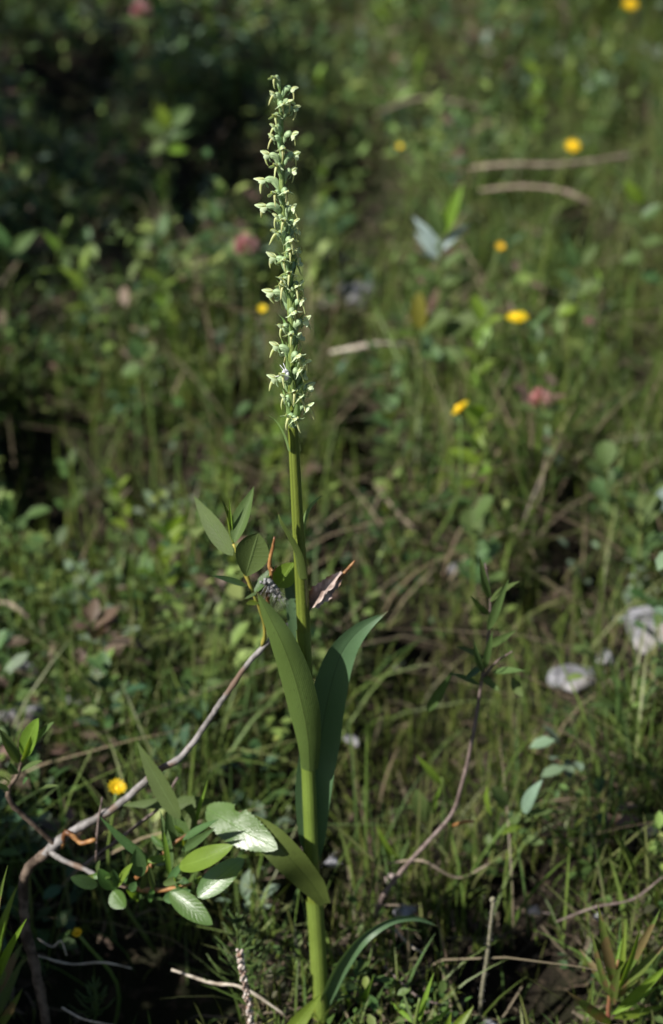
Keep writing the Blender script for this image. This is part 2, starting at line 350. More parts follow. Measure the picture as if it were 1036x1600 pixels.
oleaf([(475, 1045, .003), (471, 1000, .008), (465, 955, .012), (456, 915, .016), (448, 885, .018)], [24, 38, 36, 24, 1], (-.3, -1, .3), .5, M_OLEAF2)
oleaf([(508, 1412, -.006), (486, 1378, -.010), (458, 1346, -.017), (424, 1312, -.015), (388, 1290, -.004), (345, 1280, .014)], [20, 46, 54, 52, 42, 1], (-.25, -.85, .45), .25, M_OLEAF, 'broad leaf slanting up to the left, low on the stem')
oleaf([(501, 1580, .002), (514, 1545, -.004), (534, 1505, -.010), (566, 1466, -.014), (608, 1440, -.010), (648, 1434, -.004), (684, 1447, .0)], [18, 28, 30, 23, 14, 11, 1], (.25, -.85, .25), .6, M_OLEAF2, 'narrow leaf arching out to the right near the ground')
oleaf([(470, 905, -.004), (464, 868, -.007), (450, 838, -.009), (439, 818, -.010), (434, 801, -.010)], [20, 18, 13, 9, 1], (.5, .8, .1), .5, M_OLEAF)
oleaf([(474, 900, .001), (475, 850, .004), (477, 815, .006), (486, 792, .007), (504, 773, .008)], [14, 12, 10, 8, 1], (-.7, -.6, .3), .45, M_BRACT)

# flowers: shared meshes in millimetre space, x outwards, z up
def fl_mesh(v):
    rs = random.Random(v); d = {}; mm = .001
    def pt(*a): return Vector(a) * mm
    j = lambda s: rs.uniform(-s, s)
    path = smooth([pt(0, 0, 0), pt(.7, j(.3), 2.4), pt(1.2, j(.3), 4.6), pt(2.0, 0, 6.3), pt(3.6, 0, 7.0), pt(4.9, 0, 6.9)], 16)
    d['ovary'] = (MB().tube(path, interp([.7, 1.15, 1.5, 1.65, 1.7, 1.1], 16) and [r * mm for r in interp([.7, 1.15, 1.5, 1.8, 1.9, 1.0], 16)], 12, 3, .10).mesh('ovary'), M_OVARY)
    def bl(ctrl, wd, nh, fold, n=9, **k):
        return MB().blade(smooth([pt(*c) for c in ctrl], n), [x * .5 * mm for x in interp(wd, n)], nh, fold, 3, **k)
    up = 1.2 + j(.5)
    d['hood'] = (bl([(4.7, 0, 7.4), (6.1, 0, 8.5), (7.6, 0, 8.8 + up * .2), (9.3, 0, 8.2 + up * .8)], [1.8, 4.4, 4.6, 1.5], (-.3, 0, -1), .75).mesh('hood'), M_SEPAL)
    for sgn in (-1, 1):
        d['lateral_sepal' + ('.L' if sgn < 0 else '.R')] = (bl([(4.9, .5*sgn, 7.2), (5.8, 2.1*sgn, 7.4), (6.2, 3.4*sgn, 6.7), (6.0 + j(.5), 4.6*sgn, 5.9 + j(.6))], [1.4, 3.0, 2.8, .9], (.5, 0, -.8), .35).mesh('lateral_sepal'), M_SEPAL)
        d['petal' + ('.L' if sgn < 0 else '.R')] = (bl([(5.1, .5*sgn, 7.3), (6.3, 1.3*sgn, 7.9), (7.7, 1.2*sgn, 8.5), (8.8, .7*sgn, 9.0)], [.9, 1.6, 1.3, .2], (0, -sgn, .3), .3).mesh('petal'), M_LIP)
    c = j(1.2)
    d['lip'] = (MB().tube(smooth([pt(5.2, 0, 6.8), pt(6.4, 0, 5.9), pt(6.9 + c*.5, 0, 4.0), pt(6.8 + c*1.2, 0, 1.9), pt(6.4 + c*2.2, j(.5), .0)], 14), [x * mm for x in interp([.55, .75, .55, .42, .16], 14)], 7).mesh('lip'), M_LIP)
    d['spur'] = (MB().tube(smooth([pt(4.9, 0, 6.6), pt(4.9, 0, 5.0), pt(4.4 + j(.5), j(.5), 3.5), pt(3.7 + j(.8), j(.8), 2.6)], 9), [x * mm for x in interp([.3, .32, .42, .15], 9)], 6).mesh('spur'), M_OVARY)
    d['column'] = (MB().lump(pt(5.7, 0, 7.3), .75 * mm, v, 1, .2, (1, 1.3, 1)).mesh('column'), M_COLUMN)
    return d
FV = [fl_mesh(v) for v in range(7)]
FLOW = [(441,124,-125),(456,139,-8),(428,152,-155),(462,173,8),(433,181,-112),(458,208,-10),(421,218,-155),(415,245,178),(459,243,20),(411,281,180),(458,271,22),(448,294,-72),
 (412,319,178),(459,330,6),(440,344,-105),(421,366,-140),(455,367,48),(449,393,-76),(415,407,172),(462,418,42),(447,427,-92),(423,455,176),(431,447,-128),(468,447,-4),
 (459,479,-72),(437,507,-142),(481,505,8),(428,545,176),(455,520,-100),(475,562,-22),(427,594,178),(483,607,16),(450,648,-122),(485,638,-10),(466,650,-66),(478,535,48),
 (470,590,40),(446,560,120),(442,470,130),(450,330,80),(446,250,100),(462,548,-55),(452,612,-80),(452,372,-60),(437,302,-115),(446,232,-80),(440,432,-140),(464,622,-40),(457,452,-55),(441,160,-70),(436,262,-120),(450,580,-110),(444,405,-95),(449,160,-40),(436,200,-150),(462,350,-15),(432,342,-165),(468,472,-15),(470,577,-30),(441,622,-165),(464,397,-20)]
for i, (fx, fy, az) in enumerate(FLOW):
    s = float(np.interp(fy, [120, 200, 420, 650], [.74, .84, .93, 1.0])); dv = s * 19
    sx, sr = stem_at(fy + dv); a = R(az + random.uniform(-6, 6)); ca, sa = math.cos(a), math.sin(a)
    base = O(sx + ca * sr * .75, fy + dv, sa * sr * .75 * .00031)
    f = bpy.data.objects.new('flower', None); COL.objects.link(f); f.parent = orc; f.location = base; f.empty_display_size = .004
    out = abs(fx - sx) * pxm(base) / .0066 if abs(ca) > .8 else s
    f.rotation_euler = (R(random.uniform(-14, 14)), R(random.uniform(-14, 12)), a); f.scale = (min(1.25, max(.7, out * .88)) , s, s)
    for nm, (me, mt) in FV[(i * 3) % 7].items():
        q = bpy.data.objects.new(nm.split('.')[0], me); COL.objects.link(q); q.parent = f
        if not me.materials: me.materials.append(mt)
    # bract below the flower
    bl = float(np.interp(fy, [120, 300, 500, 650], [16, 26, 40, 58])) * random.uniform(.8, 1.15)
    ang = random.uniform(.10, .35)
    sx2, sr2 = stem_at(fy + dv + 4)
    b0 = O(sx2 + ca * sr2 * .8, fy + dv + 4, sa * sr2 * .8 * .00031); m_ = pxm(b0); o_ = Vector((ca, sa, 0)); z_ = Vector((0, .1, 1))
    pts = smooth([b0, b0 + (z_ * .4 + o_ * .16) * bl * m_, b0 + (z_ * .75 + o_ * (.14 + ang * .4)) * bl * m_, b0 + (z_ * 1.0 + o_ * (.14 + ang)) * bl * m_], 12)
    wd = [x * .5 * m_ * (bl / 40) ** .5 for x in interp([8, 12.5, 10, 5, .3], 12)]
    MB().blade(pts, wd, -o_ + Vector((0, 0, .2)), .55, 3).build('bract', M_BRACT, orc)
# the long free bract at the foot of the spike
MB().blade(smooth([O(451, 705, -.004), O(443, 680, -.006), O(432, 660, -.007), O(422, 651, -.008), O(411, 647, -.008)], 14), [x * .00016 for x in interp([7, 8, 6, 4, .4], 14)], (.4, .4, .6), .4, 3).build('bract', M_BRACT, orc)
so = thing('silk_tuft', 'small white silky tuft clinging to the orchid flower spike', 'silk', O(447, 588, -.006))
MB().lump((0, 0, .001), .0016, 3, 3, .3, (1.0, .6, 2.0), .7).build('wool', M_SILK, so)
m = MB()
for k in range(3):
    a = random.uniform(0, 6.28); m.tube([(0, 0, 0), (.003*math.cos(a), -.001, .004*math.sin(a)), (.0055*math.cos(a+.3), 0, .0075*math.sin(a+.3))], [.00025, .0002, .0001], 5)
m.build('threads', M_SILK, so)

# ------------------------------------------------------------------ willow shrub on the left
WY = 0.015
wil = thing('willow_shrub', 'leafy willow shrub with an arching grey branch left of the orchid', 'shrub', (P(60, 1590, -.02).x, -.03, 0))
WORG = wil.location.copy()
def twig(ctrl, rad, mat, n=30, name='branch', sides=10, knots=True, par=None):
    pts = smooth([O(*c) for c in ctrl], n); rr = [r * pxm(p) for r, p in zip(interp(rad, n), pts)]
    if knots:
        rs = random.Random(int(ctrl[0][0]))
        pts = [p + Vector((rs.uniform(-1, 1), 0, rs.uniform(-1, 1))) * r * .16 for p, r in zip(pts, rr)]
        rr = [r * (1.22 if rs.random() < .16 else rs.uniform(.95, 1.04)) for r in rr]
    par = par or wil
    return MB().tube([p - par.location for p in pts], rr, sides).build(name, mat, par)
def wleaf(b, t, wpx, nh, mat, prof='lance', fold=.2, bend=0.0, n=22, par=None, label=None, name='leaf', side=0.0, **k):
    Q = O if par is None else P; B, T = Q(*b), Q(*t); ax = T - B; nn = Vector(nh).normalized(); L = ax.length; sdv = ax.cross(nn).normalized()
    pts = []; W = []; m_ = pxm((B + T) / 2)
    for i in range(n):
        u = i / (n - 1); pts.append(B + ax * u + nn * (bend * L * 4 * u * (1 - u)) + sdv * (side * L * 4 * u * (1 - u))); W.append(max(.0001, wpx * .53 * m_ * PROF[prof](u)))
    par = par or wil
    o = MB().blade([p - par.location for p in pts], W, nn, fold, 4, **k).build(name, mat, par)
    if label: o['label'] = label
    return o
C_ = (0, -1, .35)           # facing the camera
twig([(78, 1625, .0), (62, 1545, .0), (40, 1450, .01), (36, 1395, .015), (42, 1360, .015), (77, 1328, WY)], [8, 8, 8, 8, 8, 7.5], M_BARKD, 36)
twig([(60, 1342, WY), (77, 1328, WY), (112, 1300, WY), (154, 1277, WY), (185, 1257, WY), (216, 1231, WY), (247, 1204, WY), (286, 1180, .02), (320, 1134, .022), (344, 1099, .022), (357, 1080, .022), (385, 1040, .022), (418, 1004, .022), (440, 984, .022), (462, 966, .013), (485, 948, .009), (515, 918, .008)], [7.5, 7.5, 6.5, 6, 5.8, 5.6, 5.4, 5, 4.6, 4.4, 4.3, 4.2, 4, 3.6, 3.3, 3, 2.6], M_BARK, 80, sides=12)
twig([(512, 922, .008), (530, 904, .008), (540, 893, .008), (548, 884, .008), (555, 876, .008)], [2.6, 2.8, 3, 2.6, 1.4], M_TWIGO, 12, 'twig')
twig([(410, 1010, .022), (414, 985, .018), (407, 955, .012), (395, 925, .008), (384, 898, .006), (374, 876, .006), (365, 850, .006)], [2.8, 2.6, 2.6, 3.2, 3.2, 2.6, 2.0], M_TWIGY, 24, 'twig')
twig([(440, 984, .022), (424, 962, .014), (419, 942, .010), (420, 914, .008), (424, 896, .008), (421, 880, .008), (426, 857, .008), (429, 839, .008)], [2.4, 2.6, 3, 3.6, 3, 3.4, 2.8, 1.8], M_TWIGO, 26, 'twig')
twig([(421, 885, .008), (427, 893, .006), (432, 884, .004)], [2, 1.8, 1.0], M_TWIGO, 6, 'twig')
twig([(93, 1326, WY), (70, 1304, .012), (39, 1277, .010), (16, 1252, .008), (14, 1232, .008), (27, 1212, .006), (36, 1182, .006)], [4.5, 4.2, 4, 4.4, 3.4, 3, 2.2], M_BARKD, 26)
twig([(97, 1324, WY), (102, 1301, .012), (116, 1308, .010), (127, 1317, .008), (149, 1312, .006)], [4, 4.4, 3.6, 4, 3], M_TWIGO, 16, 'twig')
twig([(77, 1330, WY), (100, 1345, .006), (130, 1357, .0), (152, 1368, -.004), (178, 1380, -.006), (200, 1388, -.008)], [5, 4.6, 4, 3.6, 3, 2.2], M_BARK, 24)
twig([(178, 1380, -.006), (224, 1391, -.004), (266, 1389, -.004), (300, 1380, -.004)], [2.5, 4, 3.8, 2], M_TWIGO, 16, 'twig')
twig([(213, 1372, -.004), (239, 1350, -.004), (270, 1319, -.002), (290, 1306, .0), (312, 1292, .002)], [3.4, 3.6, 3.2, 2.6, 2], M_TWIGO, 18, 'twig')
twig([(120, 1360, .03), (185, 1312, .03), (216, 1288, .03), (247, 1263, .03), (278, 1215, .03)], [2.8, 2.8, 2.6, 2.4, 1.8], M_TWIGP, 20, 'twig')
twig([(150, 1345, .012), (153, 1288, .012), (160, 1246, .012)], [1.8, 1.8, 1.4], M_TWIGP, 12, 'twig')
# top cluster
wleaf((364, 868, .006), (303, 775, .032), 31, (-.2, -.87, .45), M_WLEAF, 'lance', .18, .03)
wleaf((365, 850, .010), (344, 776, .008), 13, (1, -.5, 0), M_WLEAF, 'lance', .5, .04)
wleaf((362, 842, .008), (358, 778, .006), 7, C_, M_WYOUNG, 'lance', .7)
wleaf((365, 850, .008), (353, 790, .008), 10, (-1, -.4, 0), M_WYOUNG, 'lance', .5)
wleaf((366, 848, .004), (397, 760, .014), 36, (-.55, -.75, .3), M_WLEAF, 'lance', .55, -.03)
wleaf((384, 900, .000), (404, 833, -.008), 52, (-.12, -1, .15), M_WLEAF, 'obovate', .35, .02, label='rounded dark leaf in front of the top leaf cluster')
wleaf((386, 916, .006), (330, 899, -.004), 16, (-.1, -.35, 1), M_WBLUE, 'lance', .3)
wleaf((398, 926, .006), (430, 884, .010), 20, (-.6, -.5, .6), M_WBLUE, 'lance', .3)
wleaf((434, 917, .012), (458, 879, .010), 34, (-.2, -1, .3), M_WYOUNG, 'oval', .2)
wleaf((400, 924, .004), (383, 936, -.006), 12, (.2, -.4, -1), M_WLEAF, 'oval', .2)
wleaf((405, 940, .010), (385, 944, .002), 11, (-.2, -.6, .8), M_WYOUNG, 'oval', .1)
# catkin remains and the withered leaf
cat = MB()
cp = smooth([O(413, 905, .0), O(421, 908, .0), O(428, 918, .001), O(437, 930, .002)], 12)
cat.tube([p - WORG for p in cp], [r * .00031 for r in interp([2.5, 4.5, 5, 6, 6.5, 3], 12)], 10)
for k in range(26):
    c = random.choice(cp) + Vector((random.uniform(-1, 1), random.uniform(-1, 0), random.uniform(-1, .6))) * .0022
    cat.lump(c - WORG, random.uniform(.0006, .0013), k, 1, .4)
for k in range(70):
    c = random.choice(cp[3:]) - WORG; d = Vector((random.uniform(-.8, 1), random.uniform(-1, .2), random.uniform(-1.4, .3))) * random.uniform(.003, .0075)
    cat.tube([c, c + d * .6, c + d + Vector((0, 0, -.0012))], [.00012, .00010, .00005], 4)
cat.build('catkin', M_WOOL, wil)['label'] = 'withered grey woolly catkin'
m = MB()
dl = smooth([O(482, 948, .004), O(494, 934, .003), O(508, 919, .004), O(522, 905, .005), O(534, 894, .007)], 20)
m.blade([p - WORG for p in dl], [r * .5 * .00031 for r in interp([24, 30, 32, 26, 14, 5], 20)], (-.45, -.7, .55), .55, 5, wave=.22, serr=.10)
m.blade([p - WORG + Vector((.0015, -.002, -.001)) for p in dl[2:18]], [r * .5 * .00031 for r in interp([10, 20, 20, 14, 6], 16)], (.7, -.7, .2), .8, 4, wave=.3, serr=.12)
m.build('withered_leaf', M_DEAD, wil)['label'] = 'curled brown withered leaf at the branch tip'
# lower cluster
wleaf((281, 1280, -.002), (215, 1160, .013), 33, (-.3, -.85, .4), M_WLEAF, 'lance', .15, .02, n=30, serr=.035)
wleaf((333, 1252, .022), (184, 1258, .030), 21, (-.1, -.7, .6), M_WLEAF, 'lance', .15, .02)
wleaf((232, 1342, -.012), (155, 1275, -.014), 20, (.35, -.75, -.5), M_WBLUE, 'lance', .35, .04)
wleaf((219, 1370, -.014), (213, 1326, -.016), 24, (.3, -1, -.3), M_WBLUE, 'oval', .25)
wleaf((266, 1362, -.010), (250, 1266, .004), 17, (.4, -.9, 0), M_WLEAF, 'lance', .4, .06)
wleaf((283, 1322, .002), (266, 1258, .004), 38, (.25, -1, -.2), M_WLEAF, 'oval', .45, .08)
wleaf((276, 1318, .006), (300, 1256, .014), 34, (-.2, -1, .0), M_WLEAF, 'oval', .4, -.06)
wleaf((306, 1292, .010), (325, 1218, .016), 11, (-.6, -.8, .1), M_WYOUNG, 'lance', .9, name='bud')
wleaf((280, 1354, -.018), (364, 1321, -.030), 34, (-.25, -.55, .8), M_WYOUNG, 'oval', .22, .06, side=.05)
wleaf((309, 1402, -.026), (382, 1341, -.016), 38, (-.32, -.70, .64), M_WGLOSS, 'oval', .2, .04)
wleaf((266, 1392, -.014), (332, 1445, -.030), 34, (-.25, -.6, .75), M_WGLOSS, 'oval', .28, .06)
wleaf((322, 1262, .012), (434, 1327, -.022), 54, (-.30, -.68, .67), M_WGLOSS, 'oval', .12, .05, n=40, wave=.05, serr=.05, notch=(14, 17, -1, .72), label='crinkled glossy leaf with a white glare and eaten edge')
wleaf((286, 1312, -.010), (342, 1280, -.020), 17, (-.3, -.3, .9), M_WBLUE, 'lance', .35)
wleaf((284, 1330, -.010), (338, 1292, -.024), 15, (0, -.7, .6), M_WBLUE, 'lance', .35)
for b, t, ww, mt in (((178, 1390), (155, 1357), 24, M_WGLOSS), ((180, 1386), (176, 1358), 14, M_WBLUE), ((183, 1386), (207, 1349), 12, M_WYOUNG), ((176, 1392), (196, 1418), 32, M_WGLOSS),
                     ((203, 1392), (213, 1378), 13, M_WBLUE), ((152, 1384), (110, 1371), 20, M_WBLUE), ((262, 1380), (286, 1348), 12, M_WBLUE), ((255, 1382), (286, 1370), 12, M_WLEAF), ((256, 1406), (298, 1391), 20, M_WBLUE),
                     ((266, 1372), (256, 1300), 9, M_WYOUNG), ((240, 1392), (232, 1352), 9, M_WLEAF)):
    wleaf(b + (-.012,), t + (-.018,), ww, (random.uniform(-.5, .2), -.7, random.uniform(.2, .8)), mt, 'oval', .25, .04)
for k in range(26):      # small leaves along the low twigs
    bx, by = random.choice(((150, 1366), (190, 1384), (236, 1352), (262, 1324), (290, 1306), (230, 1390), (275, 1386), (300, 1380), (255, 1336)))
    a = random.uniform(0, 6.28); l = random.uniform(16, 34); bx += random.uniform(-10, 10); by += random.uniform(-5, 5)
    wleaf((bx, by, -.006), (bx + math.cos(a) * l, by - abs(math.sin(a)) * l * (1 if k % 3 else -1), random.uniform(-.022, .012)), l * .38, (random.uniform(-.5, .3), -.7, random.uniform(.2, .8)), random.choice((M_WLEAF, M_WGLOSS, M_WYOUNG, M_WBLUE)), 'oval', .3, .06, 14)
# upper-left sprig
for b, t, ww, nn, mt in (((37, 1182), (60, 1122), 27, (-.4, -.9, .2), M_WYOUNG), ((38, 1186), (85, 1128), 18, (-.5, -.3, .8), M_WLEAF), ((30, 1192), (0, 1140), 17, (.5, -.8, 0), M_WLEAF), ((24, 1210), (16, 1192), 16, (0, -1, .4), M_WBLUE),
                         ((33, 1205), (66, 1189), 11, (0, -.4, 1), M_WLEAF), ((36, 1224), (44, 1216), 10, (0, -.6, .8), M_WBLUE), ((14, 1234), (-6, 1228), 12, (0, -.5, .8), M_WBLUE), ((58, 1233), (91, 1228), 8, (0, -.3, 1), M_WLEAF), ((18, 1226), (0, 1214), 9, (0, -.3, 1), M_WLEAF),
                         ((33, 1192), (48, 1150), 10, (.5, -.6, .5), M_WYOUNG)):
    wleaf(b + (.004,), t + (-.004,), ww, nn, mt, 'oval', .3, .04)

# ------------------------------------------------------------------ flowering meadow plants
def stalk_pts(head, foot, bow=.02):
    mid = (head + foot) / 2 + Vector((random.uniform(-bow, bow), random.uniform(-bow, bow), 0)); return smooth([foot, mid, head], 10)
def yellow_flower(px, py, hz, dia_px, label, tilt=(0, 0), open_=1.0, stalk=True):
    hd = H(px, py, hz); d = dia_px * .84 * pxm(hd); foot = Vector((hd.x + random.uniform(-.02, .02), hd.y + random.uniform(-.01, .03), 0)); foot.z = gzf(foot.x, foot.y)
    t = thing('yellow_flower', label, 'flower', foot, 'yellow composite flowers in the meadow')
    MB().tube([p - foot for p in stalk_pts(hd, foot)], interp([.0014, .0011, .001], 10), 7).build('stalk', M_STALK, t)
    ax = Vector((tilt[0], tilt[1], 1)).normalized(); q = Vector((0, 0, 1)).rotation_difference(ax); h0 = hd - foot
    m = MB()
    for ring, (n, rr, lift) in enumerate(((17, 1.0, .10), (15, .78, .28), (12, .52, .5))):
        for k in range(n):
            a = 2 * math.pi * (k + ring * .4) / n + random.uniform(-.07, .07); r = d * .5 * rr * random.uniform(.9, 1.05)
            dr = Vector((math.cos(a), math.sin(a), 0)); lf = lift + (1 - open_) * 1.8
            pts = [h0 + q @ (dr * (r * u * (1 - .35 * (1 - open_))) + Vector((0, 0, 1)) * (r * lf * u * (1.2 - .5 * u))) for u in (.06, .4, .75, 1)]
            up = q @ Vector((-dr.x * .4, -dr.y * .4, 1)); m.blade(pts, [d * x for x in (.03, .055, .058, .03)], up, .1, 1)
    m.build('petals', M_YEL, t)
    MB().lump(h0 + q @ Vector((0, 0, d * .08)), d * .17, 5, 2, .2, (1, 1, .6)).build('centre', M_YELC, t)
    MB().lump(h0 - q @ Vector((0, 0, d * .12)), d * .17, 6, 1, .1, (1, 1, 1.1)).build('sepals', M_STALK, t)
    return t
yellow_flower(808, 496, .17, 43, 'largest bright yellow flower, upper right of the spike, facing up', (-.05, -.12))
yellow_flower(719, 638, .13, 40, 'yellow flower tilted sideways, between the spike and a pink clover', (-.9, .15))
yellow_flower(895, 228, .20, 31, 'yellow flower in the upper right, above the dry straws', (0, -.7))
yellow_flower(985, 7, .20, 30, 'yellow flower at the top right edge of the picture', (.1, -.6))
yellow_flower(183, 1233, .10, 40, 'ragged yellow flower behind the grey willow branch', (.15, -.35), .7)
yellow_flower(123, 1461, .05, 26, 'small half-open yellow flower in deep shade at the lower left', (-.2, -.4), .35)
yellow_flower(781, 388, .12, 22, 'small dull yellow flower below the upper right straws', (0, -.6), .5)
yellow_flower(624, 232, .14, 17, 'tiny orange-yellow flower far behind, right of the spike top', (0, -.5), .4)
yellow_flower(410, 484, .14, 20, 'small dim yellow flower just left of the spike', (-.1, -.7), .6)
def pink_clover(px, py, hz, dia_px, label):
    hd = H(px, py, hz); d = dia_px * .92 * pxm(hd); foot = Vector((hd.x + random.uniform(-.02, .02), hd.y + .01, 0)); foot.z = gzf(foot.x, foot.y); h0 = hd - foot
    t = thing('pink_clover', label, 'clover', foot, 'pink clover heads in the meadow')
    MB().tube([p - foot for p in stalk_pts(hd, foot)], .0012, 7).build('stalk', M_STALK, t)
    m = MB()
    for k in range(70):
        z = random.uniform(-.5, 1); a = k * 2.4; s = math.sqrt(max(0, 1 - z * z)); dr = Vector((s * math.cos(a), s * math.sin(a), z)).normalized()
        m.blade([h0 + dr * (d * u) + Vector((0, 0, d * .12 * u)) for u in (.15, .32, .44, .52)], [d * x for x in (.03, .05, .06, .015)], Vector((-dr.y, dr.x, .4)), .5, 1)
    m.build('flower_head', M_PINK, t)
    for k in range(3):
        a = k * 2.1 + random.random(); dr = Vector((math.cos(a), math.sin(a), .15)); b = h0 - Vector((0, 0, d * .55)); L = d * 1.1
        MB().blade([b + dr * L * u for u in (0, .25, .5, .75, 1)], [L * x for x in (.03, .24, .3, .24, .04)], (0, 0, 1), .2, 2).build('leaflet', M_WLEAF, t)
    return t
pink_clover(385, 386, .15, 44, 'pink clover head left of the middle of the spike')
pink_clover(845, 625, .12, 40, 'pink clover head on the right, beyond the tilted yellow flower')
pink_clover(221, 18, .24, 36, 'red-pink clover head at the top left edge')
pink_clover(921, 503, .12, 18, 'small faded pink clover head at the right')

# small leafy sprigs ------------------------------------------------
def sprig(name, label, cat, foot, top, leaves, mats, stalkmat=M_STALK, r=.0012, group=None):
    foot = Vector(foot); t = thing(name, label, cat, foot, group); top = Vector(top)
    MB().tube([p - foot for p in stalk_pts(top, foot, .008)], interp([r * 1.3, r, r * .6], 10), 7).build('stalk', stalkmat, t)
    for (bpt, tpt, wd, nh, mi, pf) in leaves:
        B, T = Vector(bpt) - foot, Vector(tpt) - foot; ax = T - B; n = 12; nn = Vector(nh).normalized(); L = ax.length
        MB().blade([B + ax * (i / (n-1)) + nn * (L * .25 * (i/(n-1)) * (1 - i/(n-1))) for i in range(n)], [max(.0001, wd * .5 * PROF[pf](i / (n-1))) for i in range(n)], nn, .25, 3).build('leaf', mats[mi], t)
    return t
def sprig_px(name, label, cat, top, hz, leaves, mats, **k):
    T = H(top[0], top[1], hz); Y = T.y; m_ = pxm(T); foot = Vector((T.x, Y, gzf(T.x, Y)))
    return sprig(name, label, cat, foot, T, [(P(b[0], b[1], Y), P(t[0], t[1], Y + dy), wp * m_, nh, mi, pf) for b, t, dy, wp, nh, mi, pf in leaves], mats, **k)
M_GLAUC = leafmat('glaucous_leaf', (.24, .31, .29), None, 'pinnate', .45, .2, .5, .2, 9, .2)
U_ = (-.3, -.5, .8); F_ = (-.2, -.9, .3)
sprig_px('willow_seedling', 'upright willow seedling with bluish lower leaves, right of the spike', 'seedling', (687, 365), .17,
  [((690, 368), (724, 286), 0, 24, F_, 1, 'lance'), ((688, 372), (672, 302), 0, 24, F_, 0, 'lance'), ((688, 385), (645, 338), .01, 17, (-.5, -.6, .6), 2, 'lance'), ((688, 392), (736, 348), .01, 18, (-.5, -.6, .6), 2, 'lance'),
   ((686, 402), (648, 362), .01, 15, (-.5, -.6, .6), 2, 'lance'), ((688, 415), (655, 395), -.02, 22, U_, 2, 'lance'), ((688, 420), (728, 392), .0, 20, U_, 0, 'lance'), ((687, 440), (655, 425), .0, 22, U_, 0, 'oval'), ((687, 445), (722, 432), .0, 24, U_, 0, 'oval')], [M_WLEAF, M_LIME, M_GLAUC])
sprig_px('leafy_seedling', 'leafy seedling with one yellowing leaf beside the large yellow flower', 'seedling', (660, 500), .10,
  [((655, 515), (655, 455), 0, 28, F_, 1, 'oval'), ((655, 520), (705, 490), -.01, 32, U_, 0, 'oval'), ((652, 525), (625, 525), -.02, 30, U_, 2, 'oval'), ((690, 525), (765, 490), .0, 34, U_, 0, 'oval'), ((660, 545), (690, 560), -.02, 26, U_, 3, 'oval'), ((672, 560), (735, 555), -.01, 32, U_, 0, 'oval')], [M_WLEAF, M_YEL and leafmat('yellowing_leaf', (.20, .20, .03)), M_LIME, M_WBLUE])
sprig_px('willow_seedling', 'dim leafy seedling at the upper left, before the dark hollow', 'seedling', (262, 190), .14,
  [((262, 195), (300, 168), 0, 26, F_, 0, 'oval'), ((262, 200), (250, 165), 0, 24, F_, 1, 'oval'), ((262, 210), (225, 195), 0, 26, U_, 0, 'oval'), ((262, 215), (302, 205), 0, 22, U_, 2, 'oval'), ((262, 225), (235, 240), 0, 22, U_, 0, 'oval'), ((262, 232), (292, 235), 0, 24, U_, 1, 'oval')], [M_WLEAF, M_LIME, M_WBLUE])
sprig_px('leafy_seedling', 'pale leafy seedling at the far left, mid height', 'seedling', (225, 540), .10,
  [((222, 560), (205, 530), 0, 30, U_, 1, 'oval'), ((222, 562), (245, 540), 0, 26, U_, 0, 'oval'), ((222, 575), (190, 585), 0, 26, U_, 0, 'oval'), ((222, 578), (255, 592), 0, 28, U_, 0, 'oval')], [M_WLEAF, M_WBLUE])
sprig_px('willow_seedling', 'tall bluish-leaved willow seedling near the right edge', 'seedling', (905, 370), .16,
  [((900, 420), (886, 372), 0, 24, F_, 2, 'lance'), ((902, 410), (935, 380), 0, 24, F_, 0, 'lance'), ((900, 440), (868, 425), 0, 24, U_, 2, 'lance'), ((900, 460), (940, 440), 0, 26, U_, 0, 'lance'), ((900, 480), (870, 490), 0, 24, U_, 1, 'oval'), ((900, 490), (935, 500), 0, 26, U_, 0, 'oval')], [M_WLEAF, M_LIME, M_WBLUE])
sprig_px('willow_seedling', 'leafy willow seedling cut by the right edge, upper third', 'seedling', (1005, 290), .18,
  [((1003, 310), (1020, 250), 0, 26, F_, 0, 'lance'), ((1003, 318), (975, 280), 0, 24, F_, 1, 'lance'), ((1003, 340), (1036, 320), 0, 26, U_, 2, 'lance'), ((1003, 350), (965, 340), 0, 26, U_, 0, 'lance'), ((1003, 380), (1040, 375), 0, 26, U_, 0, 'lance'), ((1003, 400), (970, 410), 0, 26, U_, 0, 'lance'), ((1003, 430), (1036, 440), 0, 28, U_, 2, 'lance')], [M_WLEAF, M_LIME, M_WBLUE])
sprig_px('pale_leaf_plant', 'pale bluish leaf standing at the right edge, mid height', 'plant', (1028, 790), .07,
  [((1028, 800), (1036, 758), 0, 24, F_, 0, 'oval'), ((1020, 785), (965, 770), 0, 16, U_, 1, 'lance'), ((1026, 805), (995, 815), 0, 20, U_, 1, 'oval')], [leafmat('pale_leaf', (.28, .36, .34), None, None, .4, .2), M_WBLUE])
sprig_px('willow_seedling', 'bluish leaf tuft at the left edge, upper third', 'seedling', (10, 380), .12,
  [((12, 390), (-10, 345), 0, 30, F_, 0, 'lance'), ((12, 392), (45, 405), 0, 30, U_, 0, 'lance'), ((14, 395), (60, 360), 0, 24, F_, 1, 'lance')], [M_WBLUE, M_WLEAF])

